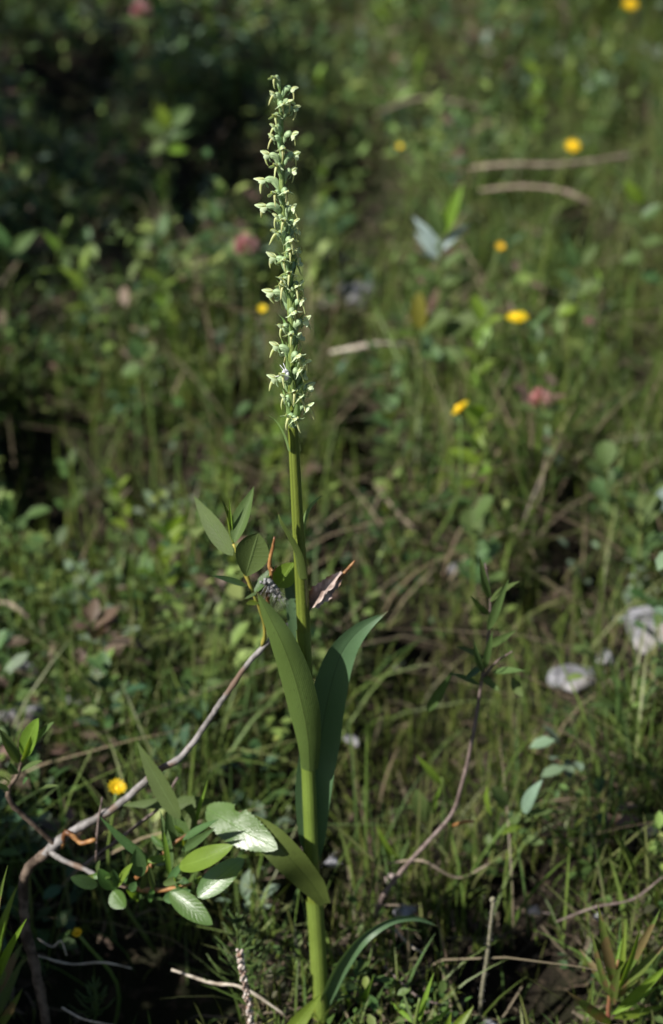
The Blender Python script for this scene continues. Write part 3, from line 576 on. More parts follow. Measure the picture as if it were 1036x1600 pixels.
# right-hand sapling
sap = thing('willow_sapling', 'slender brown willow sapling bending right, right of the orchid', 'sapling', H(588, 1445, 0))
def sp(x, y, dy=0): return P(x, y, sap.location.y + dy) - sap.location
def saptwig(c, r, mat, n=24, name='branch'):
    pts = smooth([sp(*q) for q in c], n); MB().tube(pts, [a * pxm(p + sap.location) for a, p in zip(interp(r, n), pts)], 9).build(name, mat, sap)
saptwig([(584, 1450), (596, 1405), (630, 1358), (672, 1312), (706, 1272, .01), (722, 1225, .01), (737, 1160, .015), (748, 1095, .02), (756, 1040, .02), (764, 985, .02), (766, 930, .02), (758, 880, .02)], [4.2, 4, 3.8, 3.6, 3.4, 3.2, 3.1, 2.8, 2.4, 2.1, 1.7, 1.2], M_TWIGP, 60)
saptwig([(752, 1062, .02), (775, 1035, .01), (800, 1018, .0)], [2.4, 2, 1.2], M_TWIGP, 10, 'twig')
saptwig([(708, 1290, .005), (725, 1284, -.005), (740, 1283, -.01)], [2.6, 3, 2], M_TWIGO, 8, 'twig')
def sleaf(b, t, wpx, nh, mat, prof='lance', dy=0, label=None, fold=.25, bend=.05):
    wleaf((b[0], b[1], sap.location.y + .015 + dy), (t[0], t[1], sap.location.y + dy), wpx, nh, mat, prof, fold, bend, 14, sap, label)
for b, t, ww, nn, mt, pf in (((762, 985), (795, 905), 18, F_, M_WLEAF, 'lance'), ((765, 935), (750, 870), 16, F_, M_WYOUNG, 'lance'), ((765, 940), (812, 908), 18, U_, M_LIME, 'lance'), ((758, 1030), (712, 1010), 18, U_, M_WLEAF, 'lance'), ((757, 1040), (728, 1062), 16, U_, M_WBLUE, 'oval'),
    ((760, 1010), (806, 985), 17, F_, M_WYOUNG, 'lance'), ((770, 1050), (820, 1048), 16, U_, M_WLEAF, 'lance'), ((800, 1060), (818, 1088), 20, F_, M_WYOUNG, 'oval'), ((757, 1045), (770, 985), 15, F_, M_WLEAF, 'lance'), ((750, 1070), (700, 1052), 16, U_, M_LIME, 'lance'), ((754, 1050), (740, 1000), 14, F_, M_WBLUE, 'lance'),
    ((763, 960), (735, 930), 14, F_, M_WLEAF, 'lance'), ((752, 1055), (780, 1080), 15, U_, M_WLEAF, 'oval'), ((668, 1112), (710, 1045), 20, F_, M_LIME, 'lance')):
    sleaf(b, t, ww * .8, nn, M_WLEAF if mt is not M_WBLUE else mt, pf, random.uniform(-.01, .01))
# small plants in front of the sapling
pb_ = H(812, 1275, .06)
sprig_px('bright_leaf_plant', 'single upright leaf with a pale shining half, beside a curled leaf', 'plant', (815, 1268), .05,
  [((818, 1272), (848, 1218), 0, 26, (-.6, -.5, .6), 0, 'lance'), ((817, 1285), (845, 1262), .01, 14, U_, 1, 'lance'), ((814, 1290), (782, 1305), -.01, 14, U_, 2, 'lance'), ((815, 1310), (850, 1318), -.01, 16, U_, 1, 'oval'), ((815, 1272), (885, 1268), 0, 12, U_, 1, 'lance'), ((790, 1262), (768, 1228), 0, 26, (.7, -.6, 0), 1, 'oval'), ((768, 1275), (762, 1228), 0, 14, (-.8, -.6, 0), 2, 'oval'), ((812, 1274), (800, 1290), 0, 14, U_, 1, 'lance')], [leafmat('shiny_leaf', (.22, .33, .24), None, 'pinnate', .3, .25, .9), M_WLEAF, M_WYOUNG])
sprig_px('drooping_leaf_plant', 'drooping green leaf beside the bent sapling stem', 'plant', (690, 1215), .05,
  [((670, 1285), (650, 1232), 0, 30, F_, 0, 'oval'), ((668, 1285), (690, 1225), 0, 10, F_, 1, 'lance'), ((690, 1225), (650, 1180), 0, 12, U_, 1, 'lance')], [M_WLEAF, M_LIME])
sprig_px('curved_stalk_plant', 'curved pale green shoot before the sapling foot', 'plant', (612, 1330), .02,
  [((618, 1345), (588, 1288), 0, 12, F_, 0, 'strap'), ((620, 1350), (640, 1310), 0, 10, F_, 1, 'lance')], [M_LIME, M_WLEAF])
# stalk with hairs
ds = thing('hairy_dead_stalk', 'thin leafless hairy stalk standing alone at the lower right', 'stalk', P(748, 1640, .03))
pts = smooth([P(748, 1640, .03), P(752, 1560, .03), P(762, 1490, .03), (P(771, 1406, .03))], 26); m = MB().tube([p - ds.location for p in pts], interp([.0014, .0013, .0012, .0010], 26), 8); m.build('stem', M_SHAG, ds)
m = MB()
for k in range(150):
    c = pts[random.randrange(4, 26)] - ds.location; a = random.uniform(0, 6.28); m.tube([c, c + Vector((math.cos(a), math.sin(a), .3)) * random.uniform(.0015, .003)], [.00012, .00005], 3)
m.build('hairs', M_WOOL, ds)
MB().lump(pts[-1] - ds.location, .0016, 4, 2, .4, (1.1, 1, 1.3)).build('tip', M_SHAG, ds)
# withered seed spike
ss = thing('withered_seed_spike', 'withered brown and white seed spike at the bottom, left of the orchid', 'seed spike', P(398, 1630, -.02))
pts = smooth([P(398, 1630, -.02), P(388, 1570, -.02), P(379, 1520, -.02), P(375, 1485, -.02)], 30); MB().tube([p - ss.location for p in pts], interp([.0011, .0009, .0006], 30), 7).build('stem', M_TWIGP, ss)
m = MB()
for k in range(74):
    c = pts[min(29, int(4 + k * .35))]; a = k * 2.4; m.lump(c - ss.location + Vector((math.cos(a), math.sin(a), 0)) * .0014, random.uniform(.0007, .0013), k, 1, .3, (1, 1, 1.5))
m.build('seeds', M_BEAD, ss)
# lance-leaved plants
def lance_plant(label, foot_px, Y, leaves, mats, smat=M_RED, top=None, name='lance_leaved_plant', group='lance-leaved herbs'):
    f = P(foot_px[0], foot_px[1], Y); f.z = max(f.z, gzf(f.x, f.y)) if f.z > -.02 else f.z
    t = thing(name, label, 'herb', f, group)
    tp = P(top[0], top[1], Y); MB().tube([p - f for p in stalk_pts(tp, f, .003)], interp([.0016, .0013, .0008], 10), 8).build('stalk', smat, t)
    for b, tt, ww, mi in leaves:
        wleaf((b[0], b[1], Y + random.uniform(-.004, .004)), (tt[0], tt[1], Y + random.uniform(-.03, .03)), ww * .8, (random.uniform(-.6, .2), -.7, random.uniform(.3, .8)), mats[mi], 'lance', .35, random.uniform(.02, .09), 16, t)
    return t
lance_plant('reddish lance-leaved herb at the bottom right corner', (950, 1640), .0, [((962, 1545), (934, 1412), 22, 0), ((964, 1535), (1032, 1420), 20, 0), ((965, 1560), (1050, 1465), 22, 0), ((966, 1575), (1050, 1500), 20, 1), ((960, 1560), (905, 1482), 20, 0), ((966, 1540), (978, 1438), 13, 1), ((962, 1525), (972, 1465), 10, 1),
   ((955, 1600), (885, 1548), 22, 0), ((958, 1590), (1045, 1570), 20, 1), ((955, 1560), (925, 1455), 14, 0), ((958, 1570), (970, 1510), 24, 0), ((964, 1550), (1000, 1450), 14, 1), ((955, 1610), (1020, 1610), 18, 0), ((957, 1585), (1030, 1540), 14, 1)], [M_FIRE, M_LIME], top=(966, 1500))
lance_plant('pale lance-leaved herb cut by the left edge, below the willow', (-12, 1640), -.01, [((-8, 1560), (12, 1352), 18, 0), ((-6, 1500), (28, 1382), 18, 1), ((-8, 1540), (42, 1435), 20, 1), ((-8, 1560), (38, 1468), 22, 0), ((-10, 1600), (40, 1490), 20, 0), ((-10, 1590), (8, 1440), 16, 1), ((-5, 1610), (35, 1545), 18, 0)], [M_FIRE, M_LIME], top=(-6, 1450))
lance_plant('bright lime lance-leaved tuft at the bottom, right of the orchid', (655, 1650), -.02, [((655, 1600), (678, 1520), 12, 0), ((652, 1600), (612, 1566), 11, 0), ((655, 1595), (668, 1548), 12, 0), ((660, 1605), (712, 1570), 10, 0), ((650, 1605), (628, 1540), 8, 1), ((690, 1620), (705, 1582), 16, 0), ((700, 1620), (740, 1572), 20, 0), ((650, 1625), (600, 1600), 12, 0)], [M_LIME, M_WLEAF], M_STALK, top=(656, 1560))
lance_plant('broad blunt leaf rising at the bottom, just left of the orchid stem', (440, 1640), -.03, [((438, 1635), (501, 1553), 34, 0), ((440, 1640), (400, 1600), 22, 0)], [M_LIME], M_STALK, top=(445, 1612))
lance_plant('upright green shoots right behind the orchid foot', (560, 1600), .02, [((562, 1600), (584, 1525), 16, 0), ((566, 1600), (560, 1530), 10, 1), ((540, 1590), (545, 1490), 10, 1), ((575, 1600), (600, 1540), 12, 1), ((556, 1595), (530, 1530), 10, 0)], [M_LIME, M_WLEAF], M_STALK, top=(565, 1560))
lance_plant('grey-green dried shoots left behind the orchid foot', (462, 1590), .03, [((468, 1580), (459, 1435), 14, 0), ((472, 1575), (476, 1440), 14, 1), ((450, 1590), (435, 1500), 18, 0), ((478, 1590), (470, 1500), 12, 1), ((462, 1590), (452, 1520), 10, 0)], [leafmat('greyish_leaf', (.13, .14, .09), None, 'parallel', .6, .2, .3, .2, 5), leafmat('brownish_leaf', (.16, .12, .06), None, 'parallel', .6, .2, .3, .2, 5)], M_STALK, top=(464, 1500))
lance_plant('broad pale leaf in the dark hollow at the lower right', (880, 1580), .08, [((882, 1560), (915, 1490), 34, 0), ((880, 1565), (865, 1500), 16, 1)], [M_LIME, M_WLEAF], M_STALK, top=(884, 1540))
# horsetail sprigs
def horsetail(label, foot, top, nwh, L):
    f = Vector(foot); t = thing('horsetail', label, 'horsetail', f, 'horsetail shoots'); tp = Vector(top)
    MB().tube([p - f for p in stalk_pts(tp, f, .004)], interp([.0012, .001, .0006], 10), 7).build('stem', M_HORSE, t)
    for k in range(nwh):
        u = .3 + .66 * k / max(1, nwh - 1); c = (tp - f) * u
        for q in range(7):
            a = q * .9 + k * .5; dr = Vector((math.cos(a), math.sin(a), 0)); l = L * (1.05 - .7 * (u - .3) / .66) * random.uniform(.8, 1.1)
            MB().tube([c, c + dr * l * .5 + Vector((0, 0, l * .25)), c + dr * l * .85 + Vector((0, 0, l * .75))], [.00065, .0006, .0003], 5).build('branchlet', M_HORSE, t)
horsetail('bushy horsetail shoot standing in shade behind the seed spike', P(385, 1600, .02), P(370, 1432, .02), 6, .026)
horsetail('smaller horsetail shoot between the willow and the orchid foot', P(398, 1560, .04), P(392, 1455, .04), 4, .02)
horsetail('horsetail shoot in the dark at the bottom left', P(145, 1600, .03), P(148, 1540, .03), 3, .016)

# ------------------------------------------------------------------ sticks, straws and stones
def stick(name, label, cat, ctrl, rad_px, mat, group=None, z=None):
    kz = .55 if ctrl[0][1] < 1300 else .8; pts = [H(x, y, h * kz) + Vector((0, 0, random.uniform(-.006, .006))) for x, y, h in ctrl]; pts = smooth(pts, 22); c = pts[0].copy(); rs = random.Random(int(ctrl[0][0]))
    rr = [r * .72 * pxm(p) * rs.uniform(.8, 1.2) for r, p in zip(interp(rad_px, 22), pts)]
    o = MB().tube([p - c for p in pts], rr, 8).build(name, mat); o.location = c
    return tag(o, label, cat, group)
ST = 'dry straws and sticks lying in the meadow'
for lab, ctrl, rad, mat in (
  ('bleached stick lying at the bottom left of the orchid foot', [(268, 1516, .03), (330, 1532, .03), (380, 1551, .025), (446, 1574, .02)], [2.5, 3.6, 3.8, 2.5], M_STICK),
  ('thin bleached stick lying flat in the lower left shade', [(56, 1499, .03), (110, 1500, .03), (160, 1500, .028), (206, 1503, .025)], [1.6, 2.4, 2.6, 1.5], M_STICK),
  ('short bent twig in the lower left shade', [(58, 1458, .05), (80, 1468, .05), (96, 1479, .048), (104, 1491, .046)], [1.5, 2, 2, 1.5], M_STICK),
  ('pale stick at the very bottom left', [(96, 1570, .02), (130, 1582, .02), (182, 1594, .02)], [2, 2.6, 2], M_STICK),
  ('long pale straw in the upper right below a yellow flower', [(735, 262, .15), (800, 252, .17), (880, 250, .17), (985, 245, .16)], [4, 5.5, 6, 4], M_STRAW),
  ('second pale straw in the upper right, under the long one', [(750, 293, .14), (820, 298, .15), (880, 306, .15), (925, 318, .14)], [3, 4.5, 5, 4], M_STRAW),
  ('short straw slanting beside the upper right seedling', [(800, 350, .04), (835, 364, .045), (870, 378, .04)], [3, 5, 3], M_STRAW),
  ('pale broken stick just right of the spike', [(518, 545, .09), (560, 547, .1), (600, 544, .1), (634, 545, .09)], [4, 5.5, 5.5, 4], M_STICK),
  ('brown stick on the right, between yellow flower and clover', [(800, 578, .04), (860, 575, .04), (925, 575, .04)], [4, 5, 4], M_STRAW),
  ('pale stick at the right, level with the stem foot of the spike', [(865, 740, .03), (905, 745, .035), (945, 752, .03)], [4, 5.5, 3], M_STICK),
  ('thin grey straw slanting right of the bare stem', [(585, 765, .04), (620, 795, .04), (650, 826, .03)], [2.5, 3.5, 2.5], M_STRAW),
  ('dry straw lying low between orchid and sapling foot', [(605, 1345, .03), (660, 1356, .03), (715, 1362, .025), (765, 1358, .02)], [2, 3, 2.6, 1.5], M_STRAW),
  ('thin straw crossing the sapling foot', [(580, 1418, .02), (620, 1417, .02), (660, 1420, .02)], [1.6, 2, 1.5], M_STRAW),
  ('grey twig below the arching orchid leaf', [(610, 1452, .02), (640, 1468, .02), (662, 1480, .018)], [2.5, 3, 2], M_STICK),
  ('curved dry twig in front of the bottom right herb', [(870, 1430, .02), (930, 1415, .03), (990, 1395, .04), (1036, 1375, .05)], [2, 2.8, 2.8, 2], M_TWIGP),
  ('reddish twig lying low at the bottom centre right', [(600, 1510, .02), (650, 1545, .02), (690, 1560, .02)], [2, 3, 2], M_TWIGP),
  ('tan straw at the far left, mid height', [(0, 942, .04), (20, 950, .04), (45, 968, .03)], [4, 6, 3], M_STRAW),
  ('pinkish dry stalk leaning at the upper left', [(45, 335, .02), (58, 305, .05), (72, 275, .08)], [5, 6, 4], M_STRAW),
  ('straw crossing behind the top of the spike', [(590, 175, .05), (660, 160, .06), (760, 165, .05)], [3, 4.5, 3], M_STRAW),
  ('light straw lying behind the lower spike', [(480, 405, .04), (520, 404, .05), (560, 408, .04)], [4, 6, 4], M_STRAW)):
    stick('dry_stick' if mat is not M_STRAW else 'dry_straw', lab, 'stick' if mat is not M_STRAW else 'straw', ctrl, rad, mat, ST)
def stone(label, px, py, wpx, hpx, mat, seed):
    c = H(px, py, .008); m_ = pxm(c); c.z = max(-.008, gzf(c.x, c.y)) + hpx * m_ * .30
    import bmesh
    bm = bmesh.new(); rs = random.Random(seed * 7 + 1)
    for _ in range(15):
        d = Vector((rs.gauss(0, 1), rs.gauss(0, 1), rs.gauss(0, 1))).normalized() * rs.uniform(.75, 1.1)
        bm.verts.new((d.x * wpx * .56 * m_, d.y * wpx * .40 * m_, d.z * hpx * .52 * m_))
    r_ = bmesh.ops.convex_hull(bm, input=bm.verts[:]); bmesh.ops.delete(bm, geom=[g for g in r_['geom_interior'] if isinstance(g, bmesh.types.BMVert)], context='VERTS')
    bmesh.ops.bevel(bm, geom=bm.edges[:], offset=wpx * m_ * .035, segments=1, affect='EDGES')
    me = bpy.data.meshes.new('stone'); bm.to_mesh(me); bm.free(); me.materials.append(mat)
    o = bpy.data.objects.new('stone', me); COL.objects.link(o); o.location = c; o.rotation_euler = (rs.uniform(-.2, .2), rs.uniform(-.2, .2), rs.uniform(-.4, .4))
    return tag(o, label, 'stone', 'stones among the grass')
for a in (('bright white stone at the right, lower of the pale pair', 905, 1042, 98, 58, M_STONE, 21), ('small white stone touching the bright white one', 944, 1018, 36, 34, M_STONE, 2), ('large pale stone at the right edge with grass before it', 1006, 998, 120, 80, M_STONE, 3),
          ('pinkish stone at the right edge, low in the grass', 1018, 1302, 38, 36, M_STONEP, 4), ('grey rounded stone at the bottom edge by the hairy stalk', 772, 1592, 62, 44, M_STONEG, 5), ('grey stone at the left edge above the willow sprig', 30, 1098, 78, 50, M_STONEG, 6),
          ('small grey stone right of the left edge stone', 118, 1072, 42, 24, M_STONEG, 7), ('grey stone right of the middle of the spike', 562, 452, 80, 52, M_STONEG, 8), ('pale stone by the sapling foot', 632, 1405, 52, 34, M_STONE, 9), ('pale stone touching the orchid leaf, below the shadowed leaf', 548, 1134, 36, 20, M_STONEG, 10),
          ('small pale stone left of the orchid leaf tip', 361, 957, 22, 20, M_STONEG, 11), ('small grey stone under the curved shoot', 612, 1350, 30, 24, M_STONEP, 12), ('small pale stone beyond the sapling tip', 716, 884, 34, 26, M_STONEG, 13), ('pale stone far right below the pale leaf', 1000, 715, 30, 22, M_STONEP, 14),
          ('pale lilac stone in the dark hollow, lower right', 836, 1396, 30, 18, M_STONEP, 15), ('small lilac stone near the drooping twig, lower right', 938, 1405, 20, 16, M_STONE, 16), ('grey stone in shade left of the orchid foot', 40, 1025, 60, 28, M_STONEG, 17), ('pale stone behind orchid stem, level with lower leaf', 452, 1310, 36, 22, M_STONEP, 18),
          ('small pale stone right of the stem by the lower leaf', 520, 1322, 24, 20, M_STONE, 19), ('grey stone in the meadow left of the large yellow flower', 515, 458, 34, 24, M_STONEP, 20)):
    stone(*a)

# ------------------------------------------------------------------ the meadow's ground cover (uncountable)
def vis_points(n, y0=-.12, y1=2.9, grow=.22):
    """points spread over the ground the view covers, with a margin on both sides"""
    y = rng.uniform(0, 1, n * 3) ** 1.0 * (y1 - y0) + y0
    dep = (y - CAM.y) * FW.y + (0 - CAM.z) * FW.z
    hw = dep * TH * 1036 / 1600 * 1.0 + grow
    x = rng.uniform(-1, 1, n * 3) * hw.max(); k = np.abs(x) < hw
    return x[k][:n], y[k][:n]
def keep_clear(x, y, hmax):
    """lower the plants that stand before the in-focus group"""
    f = np.clip((y + .02) / .25, 0, 1); return np.minimum(hmax, .02 + .16 * f ** .8)
def leaf_field(name, n_plants, per, size, hgt, cols, label, cat, seed, clump=9.0, bias=None, aspect=.55, up=.6):
    x, y = vis_points(n_plants * 3); keep = noise2(x, y, clump, seed) + (bias(x, y) if bias else 0) + rng.normal(0, .35, len(x)) > 0
    keep &= rng.uniform(size=len(x)) > np.maximum(hollow(x, y, .02, STONE_SPOTS), hollow(x, y, hgt[1] * .45, STONE_SPOTS)) * .95
    cl = noise2(x, y, 16, 99); keep &= cl + rng.normal(0, .25, len(x)) > -.45
    x, y = x[keep][:n_plants], y[keep][:n_plants]; n = len(x)
    hp = rng.uniform(.35, 1, n) * np.clip(.75 + .6 * noise2(x, y, 16, 99), .3, 1.6) * keep_clear(x, y, rng.uniform(*hgt, n)); cp_ = np.array(cols)[rng.integers(0, len(cols), n)]
    k = rng.integers(per[0], per[1] + 1, n); I = np.repeat(np.arange(n), k); N = len(I)
    u = rng.uniform(.15, 1, N); az = rng.uniform(0, 6.283, N); el = rng.normal(up, .4, N)
    L = rng.uniform(*size, N) * np.clip(.6 + hp[I] * 6, .5, 1.15); spread = rng.uniform(0, .014, N)
    B = np.stack([x[I] + np.cos(az) * spread, y[I] + np.sin(az) * spread, gz(x[I], y[I]) + hp[I] * u], 1)
    D = np.stack([np.cos(az) * np.cos(el), np.sin(az) * np.cos(el), np.sin(el)], 1)
    Nn = np.stack([-np.cos(az) * np.sin(el), -np.sin(az) * np.sin(el), np.cos(el)], 1) + rng.normal(0, .25, (N, 3)); Nn -= D * (Nn * D).sum(1, keepdims=True); Nn /= np.linalg.norm(Nn, axis=1, keepdims=True)
    S = np.cross(D, Nn); rows = [(0, .08), (.36, .95), (.74, .82), (1.0, .05)]
    V = []; UV = []
    for uu, ww in rows:
        for v in (-1, 0, 1):
            V.append(B + D * (L * uu)[:, None] + S * (L * aspect * .5 * ww * v)[:, None] + Nn * (L * (abs(v) * ww * .09 - .14 * uu * uu))[:, None]); UV.append((v * .5 + .5, uu))
    V = np.stack(V, 1).reshape(-1, 3); UV = np.tile(np.array(UV), (N, 1))
    q = [(r_*3+c_, r_*3+c_+1, r_*3+c_+4, r_*3+c_+3) for r_ in range(3) for c_ in range(2)]
    F = (np.arange(N)[:, None, None] * 12 + np.array(q)[None]).reshape(-1, 4)
    c = np.clip(cp_[I] * rng.uniform(.7, 1.3, (N, 1)) * rng.uniform(.92, 1.08, (N, 3)), 0, 1); c = np.repeat(c, 12, 0)
    return np_mesh(name, V, F, M_MEADOW, c, UV, label=label, cat=cat)
def blade_field(name, n, hgt, wid, cols, label, cat, seed, mat, clump=7.0, bias=None, lean=.25, flat=False, thin=1.0, droop=.5, gaps=True):
    x, y = vis_points(n * 3); keep = noise2(x, y, clump, seed) + (bias(x, y) if bias else 0) + rng.normal(0, .35, len(x)) > 0
    keep &= rng.uniform(size=len(x)) > np.maximum(hollow(x, y, .02, STONE_SPOTS), 0 if flat else hollow(x, y, hgt[1] * .45, STONE_SPOTS)) * .95 * thin
    if gaps and not flat: keep &= noise2(x, y, 16, 99) + rng.normal(0, .3, len(x)) > -.45
    x, y = x[keep][:n], y[keep][:n]; N = len(x)
    tuft = rng.uniform(0, .012, N); ta = rng.uniform(0, 6.283, N); x = x + np.cos(ta) * tuft; y = y + np.sin(ta) * tuft
    h = rng.uniform(*hgt, N) if flat else np.minimum(rng.uniform(*hgt, N), keep_clear(x, y, rng.uniform(*hgt, N)) * rng.uniform(.6, 1.2, N))
    az = rng.uniform(0, 6.283, N); ln = np.abs(rng.normal(0, lean, N)); W = rng.uniform(*wid, N)
    D = np.stack([np.cos(az), np.sin(az), np.zeros(N)], 1); fa = rng.uniform(0, 6.283, N) ; S = np.stack([np.cos(fa), np.sin(fa), np.zeros(N)], 1)
    B = np.stack([x, y, gz(x, y) - (.002 if not flat else -.004)], 1); V = []; UV = []
    for i, (uu, ww) in enumerate(((0, .7), (.3, 1), (.6, .9), (.85, .55), (1, .04))):
        if flat: C = B + D * (h * (uu - .5))[:, None] + np.array([0, 0, 1.0])[None] * (rng.uniform(0, .006, N))[:, None]
        else: C = B + D * (h * ln * (uu * .5 + uu * uu * 1.0))[:, None] + np.array([0, 0, 1.0])[None] * (h * (uu - droop * ln * uu * uu * .7))[:, None]
        SS = np.cross(D, np.array([0, 0, 1.0])) if flat else S
        for v in (-1, 1): V.append(C + SS * (W * ww * v * .5)[:, None]); UV.append((v * .25 + .5, uu))
    V = np.stack(V, 1).reshape(-1, 3); UV = np.tile(np.array(UV), (N, 1))
    F = (np.arange(N)[:, None, None] * 10 + np.array([(2*r_, 2*r_+1, 2*r_+3, 2*r_+2) for r_ in range(4)])[None]).reshape(-1, 4)
    c = np.array(cols)[rng.integers(0, len(cols), N)] * rng.uniform(.7, 1.3, (N, 1)); c = np.repeat(np.clip(c, 0, 1), 10, 0)
    return np_mesh(name, V, F, mat, c, UV, label=label, cat=cat)
LEFT = lambda x, y: np.clip(-x * 1.6, -.6, .7) + np.clip(y * .38, 0, .7)
RIGHT = lambda x, y: np.clip(x * 1.6 + .3, -.5, .9) - np.clip((y - .6) * .75, 0, .95)
blade_field('leaf_litter', 16000, (.006, .028), (.0012, .004), [(.06, .042, .03), (.10, .075, .05), (.04, .03, .02), (.15, .12, .085)], 'brown dead leaf and stem litter covering the soil', 'litter', 31, M_LITTER, 5, flat=True, bias=lambda x, y: .6 + 0 * x, thin=.8)
leaf_field('ground_cover_plants', 7500, (7, 12), (.005, .013), (.02, .09), [(.050, .100, .024), (.065, .115, .026), (.042, .085, .032), (.18, .24, .06), (.12, .18, .05), (.070, .065, .032)], 'low small-leaved green plants covering the meadow floor', 'ground cover', 41, 10, bias=lambda x, y: LEFT(x, y) * .9 + np.clip((y - .7) * .4, -.1, .3), aspect=.6, up=.45)  # the brightest leaf colours stand in for sun flecks
leaf_field('broad_leaved_herbs', 3600, (6, 11), (.009, .021), (.04, .14), [(.050, .100, .030), (.070, .120, .032), (.045, .090, .046), (.18, .24, .065), (.13, .09, .065), (.16, .22, .14), (.12, .18, .05)], 'taller blurred broad-leaved herbs of the meadow', 'herbs', 43, 8, bias=lambda x, y: LEFT(x, y) * .9 + np.clip((y - .7) * .4, -.1, .3), aspect=.55, up=.5)  # palest leaves here also imitate sunlit flecks by colour
blade_field('mossy_turf', 46000, (.015, .06), (.0008, .0017), [(.10, .145, .026), (.13, .17, .032), (.075, .12, .026), (.16, .18, .05), (.11, .11, .04)], 'fine short mossy turf between the taller plants', 'turf', 71, M_GRASS, 6, bias=lambda x, y: RIGHT(x, y) + .35, lean=.4, gaps=False)
blade_field('meadow_grass', 19000, (.04, .14), (.0010, .0024), [(.085, .140, .028), (.105, .155, .032), (.070, .125, .035), (.14, .16, .055)], 'thin green grass blades growing through the meadow', 'grass', 51, M_GRASS, 9, bias=RIGHT, lean=.45)
blade_field('horsetail_stems', 13000, (.05, .14), (.0012, .0024), [(.090, .135, .022), (.110, .150, .026), (.070, .115, .026)], 'fine upright yellow-green stems crowding the middle distance', 'stems', 53, M_GRASS, 6, bias=lambda x, y: -.15 - np.abs(y - .6) * .5 + .35, lean=.14)
blade_field('thatch', 9000, (.02, .09), (.0008, .0018), [(.16, .13, .085), (.11, .085, .06), (.20, .165, .11), (.07, .055, .04)], 'matted dead grass stems lying over the soil', 'thatch', 61, M_LITTER, 4, flat=True, bias=lambda x, y: np.clip(x * 1.6 + .3, -.5, .9) + np.clip((y - .8) * .3, 0, .4), thin=.8)
blade_field('dry_grass', 3200, (.05, .15), (.001, .0020), [(.24, .19, .12), (.18, .13, .09), (.28, .23, .15)], 'scattered dry tan grass stems in the meadow', 'dry grass', 57, M_GRASS, 5, bias=RIGHT, lean=.9)
# herbs one can tell apart in the blurred background: five kinds, copied
HERBS = []
for k, (lab, mts, pf, ll, wf) in enumerate((('round-leaved green herb, blurred, in the meadow behind', [M_WLEAF, M_WBLUE], 'obovate', .024, .85), ('narrow-leaved upright herb, blurred, in the meadow behind', [M_WLEAF, M_LIME], 'lance', .034, .32), ('blue-green oval-leaved herb, blurred, in the meadow behind', [M_WBLUE, M_WBLUE], 'oval', .028, .5), ('yellow-green oval-leaved herb, blurred, in the meadow behind', [M_LIME, M_WYOUNG], 'oval', .024, .6))):
    for var_ in range(2):
        hgt_ = .09 + .035 * var_; L_ = []
        for q in range(9):
            a = q * 2.4 + k; u = .35 + .65 * q / 8; b = Vector((0, 0, hgt_ * u)); el = .25 + .6 * u + random.uniform(-.2, .2); l = ll * random.uniform(.75, 1.15)
            d = Vector((math.cos(a) * math.cos(el), math.sin(a) * math.cos(el), math.sin(el)))
            L_.append((b, b + d * l, l * wf, Vector((-d.x * d.z, -d.y * d.z, 1 - d.z * d.z)) + Vector((0, 0, .05)), q % 2, pf))
        HERBS.append(sprig('meadow_herb', lab, 'herb', (0, 0, 0), (0, 0, hgt_), L_, mts, group=lab.split(',')[0] + 's'))
LAND = [(440, 130, 'the tip of the spike'), (440, 260, 'the upper spike'), (455, 440, 'the middle of the spike'), (458, 620, 'the foot of the spike'), (462, 760, 'the bare orchid stem'), (808, 496, 'the largest yellow flower'), (719, 638, 'the tilted yellow flower'), (895, 228, 'the upper right yellow flower'),
        (985, 20, 'the top edge yellow flower'), (385, 386, 'the left pink clover'), (845, 625, 'the right pink clover'), (221, 20, 'the top left clover'), (624, 232, 'the tiny orange flower'), (690, 350, 'the bluish willow seedling'), (870, 260, 'the long upper straw'), (575, 545, 'the pale broken stick'), (562, 452, 'the grey stone'),
        (350, 800, 'the top willow leaves'), (515, 915, 'the withered leaf'), (765, 930, 'the sapling tip'), (905, 1040, 'the white stones'), (30, 1095, 'the left edge stone'), (30, 380, 'the bluish left edge tuft'), (262, 200, 'the dim upper left seedling'), (225, 560, 'the pale leafy seedling'), (1028, 790, 'the pale right edge leaf'), (905, 430, 'the tall bluish seedling'), (620, 790, 'the slanting grey straw')]
USED = set()
def single_out(o, x_, y_):
    u, v = to_px(x_, y_, .08); kind = o['group'][:-1]
    for a, b, nm in sorted(LAND, key=lambda q: (q[0] - u) ** 2 + (q[1] - v) ** 2):
        d = math.atan2(b - v, u - a); w_ = ['right of', 'above and right of', 'above', 'above and left of', 'left of', 'below and left of', 'below', 'below and right of'][int(round(d / (math.pi / 4))) % 8]
        lab = 'blurred %s %s %s' % (kind, w_, nm)
        if (w_, nm) not in USED: USED.add((w_, nm)); o['label'] = lab; return
hx, hy = vis_points(4000, .42, 2.3, -.02); hk = (hollow(hx, hy) < .3) & (noise2(hx, hy, 5, 77) + LEFT(hx, hy) * .8 > -.1)
hx, hy = hx[hk], hy[hk]; placed = []
for x_, y_ in zip(hx, hy):
    if len(placed) >= 64: break
    if min([9] + [(x_ - a) ** 2 + (y_ - b) ** 2 for a, b in placed]) < .005: continue
    i_ = len(placed); placed.append((x_, y_)); o = HERBS[i_] if i_ < len(HERBS) else copy_tree(HERBS[int(rng.integers(0, len(HERBS)))])
    single_out(o, x_, y_)
    o.location = (x_, y_, gzf(x_, y_)); o.rotation_euler = (random.uniform(-.2, .2), random.uniform(-.2, .2), random.uniform(0, 6.28)); o.scale = [random.uniform(.6, 1.05)] * 3
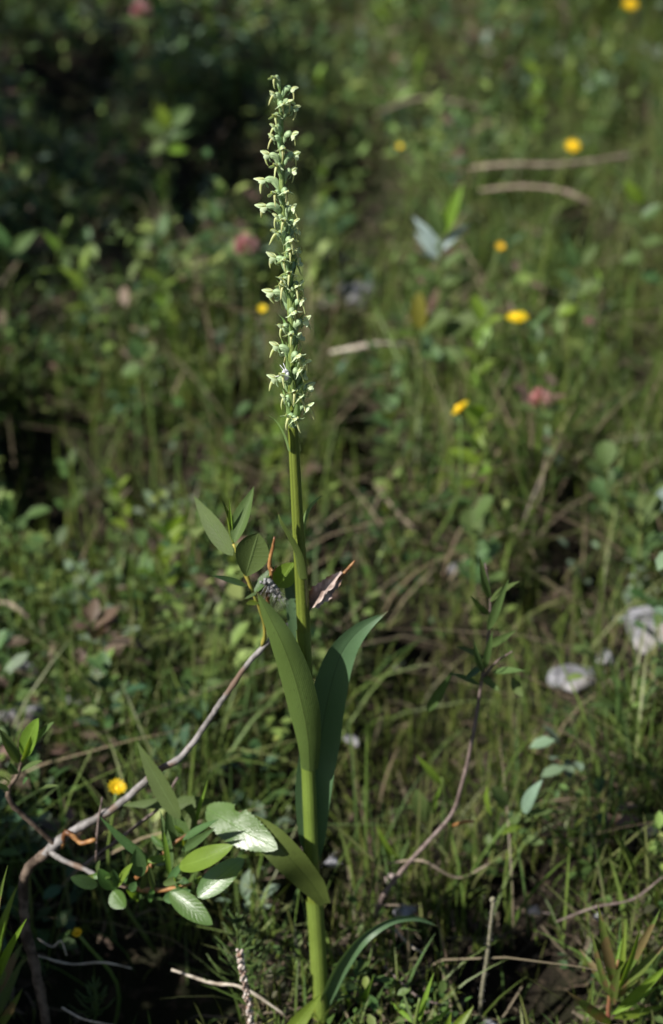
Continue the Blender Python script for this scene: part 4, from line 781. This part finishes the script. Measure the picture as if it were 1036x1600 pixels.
# unseen bushes added beside the view on the sunny side to throw dappled shade
def bush(name, label, c, r, h, n, leaf, mat, lo=.12):
    t = thing(name, label, 'bush', (c[0], c[1], gzf(*c)), None); trunkn = 7
    for q in range(trunkn):
        a = q * .9; tip = Vector((math.cos(a) * r[0] * .7, math.sin(a) * r[1] * .7, h * random.uniform(.75, .95)))
        MB().tube(smooth([(0, 0, 0), tip * .5 + Vector((0, 0, h * .12)), tip], 10), interp([.006, .004, .0015], 10), 7).build('branch', M_BARK, t)
    N = n; az = rng.uniform(0, 6.283, N); rad = rng.uniform(0, 1, N) ** .5; z = rng.uniform(lo, 1, N)
    prof = np.sqrt(np.clip(1 - ((z - .55) / .5) ** 2, .05, 1))
    B = np.stack([np.cos(az) * rad * r[0] * prof, np.sin(az) * rad * r[1] * prof, z * h], 1); kk = noise2(B[:, 0] * 3 + B[:, 2] * 2, B[:, 1] * 3 - B[:, 2], 14, 5) > -.35; B = B[kk]; N = len(B); az = az[kk]
    el = rng.normal(.35, .5, N); D = np.stack([np.cos(az) * np.cos(el), np.sin(az) * np.cos(el), np.sin(el)], 1); Nn = np.stack([-np.cos(az) * np.sin(el), -np.sin(az) * np.sin(el), np.cos(el)], 1); S = np.cross(D, Nn)
    L = rng.uniform(.7, 1.2, N) * leaf; V = []; UV = []
    for uu, ww in ((0, .08), (.3, .85), (.6, 1), (.85, .55), (1, .04)):
        for v in (-1, 0, 1): V.append(B + D * (L * uu)[:, None] + S * (L * .19 * ww * v)[:, None] + Nn * (L * (abs(v) * .05 - .1 * uu * uu))[:, None]); UV.append((v * .5 + .5, uu))
    V = np.stack(V, 1).reshape(-1, 3); q = [(r_*3+c_, r_*3+c_+1, r_*3+c_+4, r_*3+c_+3) for r_ in range(4) for c_ in range(2)]
    o = np_mesh('foliage', V, (np.arange(N)[:, None, None] * 15 + np.array(q)[None]).reshape(-1, 4), mat, None, np.tile(np.array(UV), (N, 1))); o.parent = t
bush('shade_bush', 'unseen willow bush added to shade the lower left', (-.53, -.17), (.15, .20), .37, 1500, .05, M_WLEAF)
bush('shade_bush', 'taller unseen willow bush added to shade the upper left', (-1.12, 1.05), (.30, .75), 1.0, 3100, .06, M_WLEAF)
print('TRIS', sum(len(o.data.polygons) * 2 for o in bpy.data.objects if o.type == 'MESH'), len(bpy.data.objects))
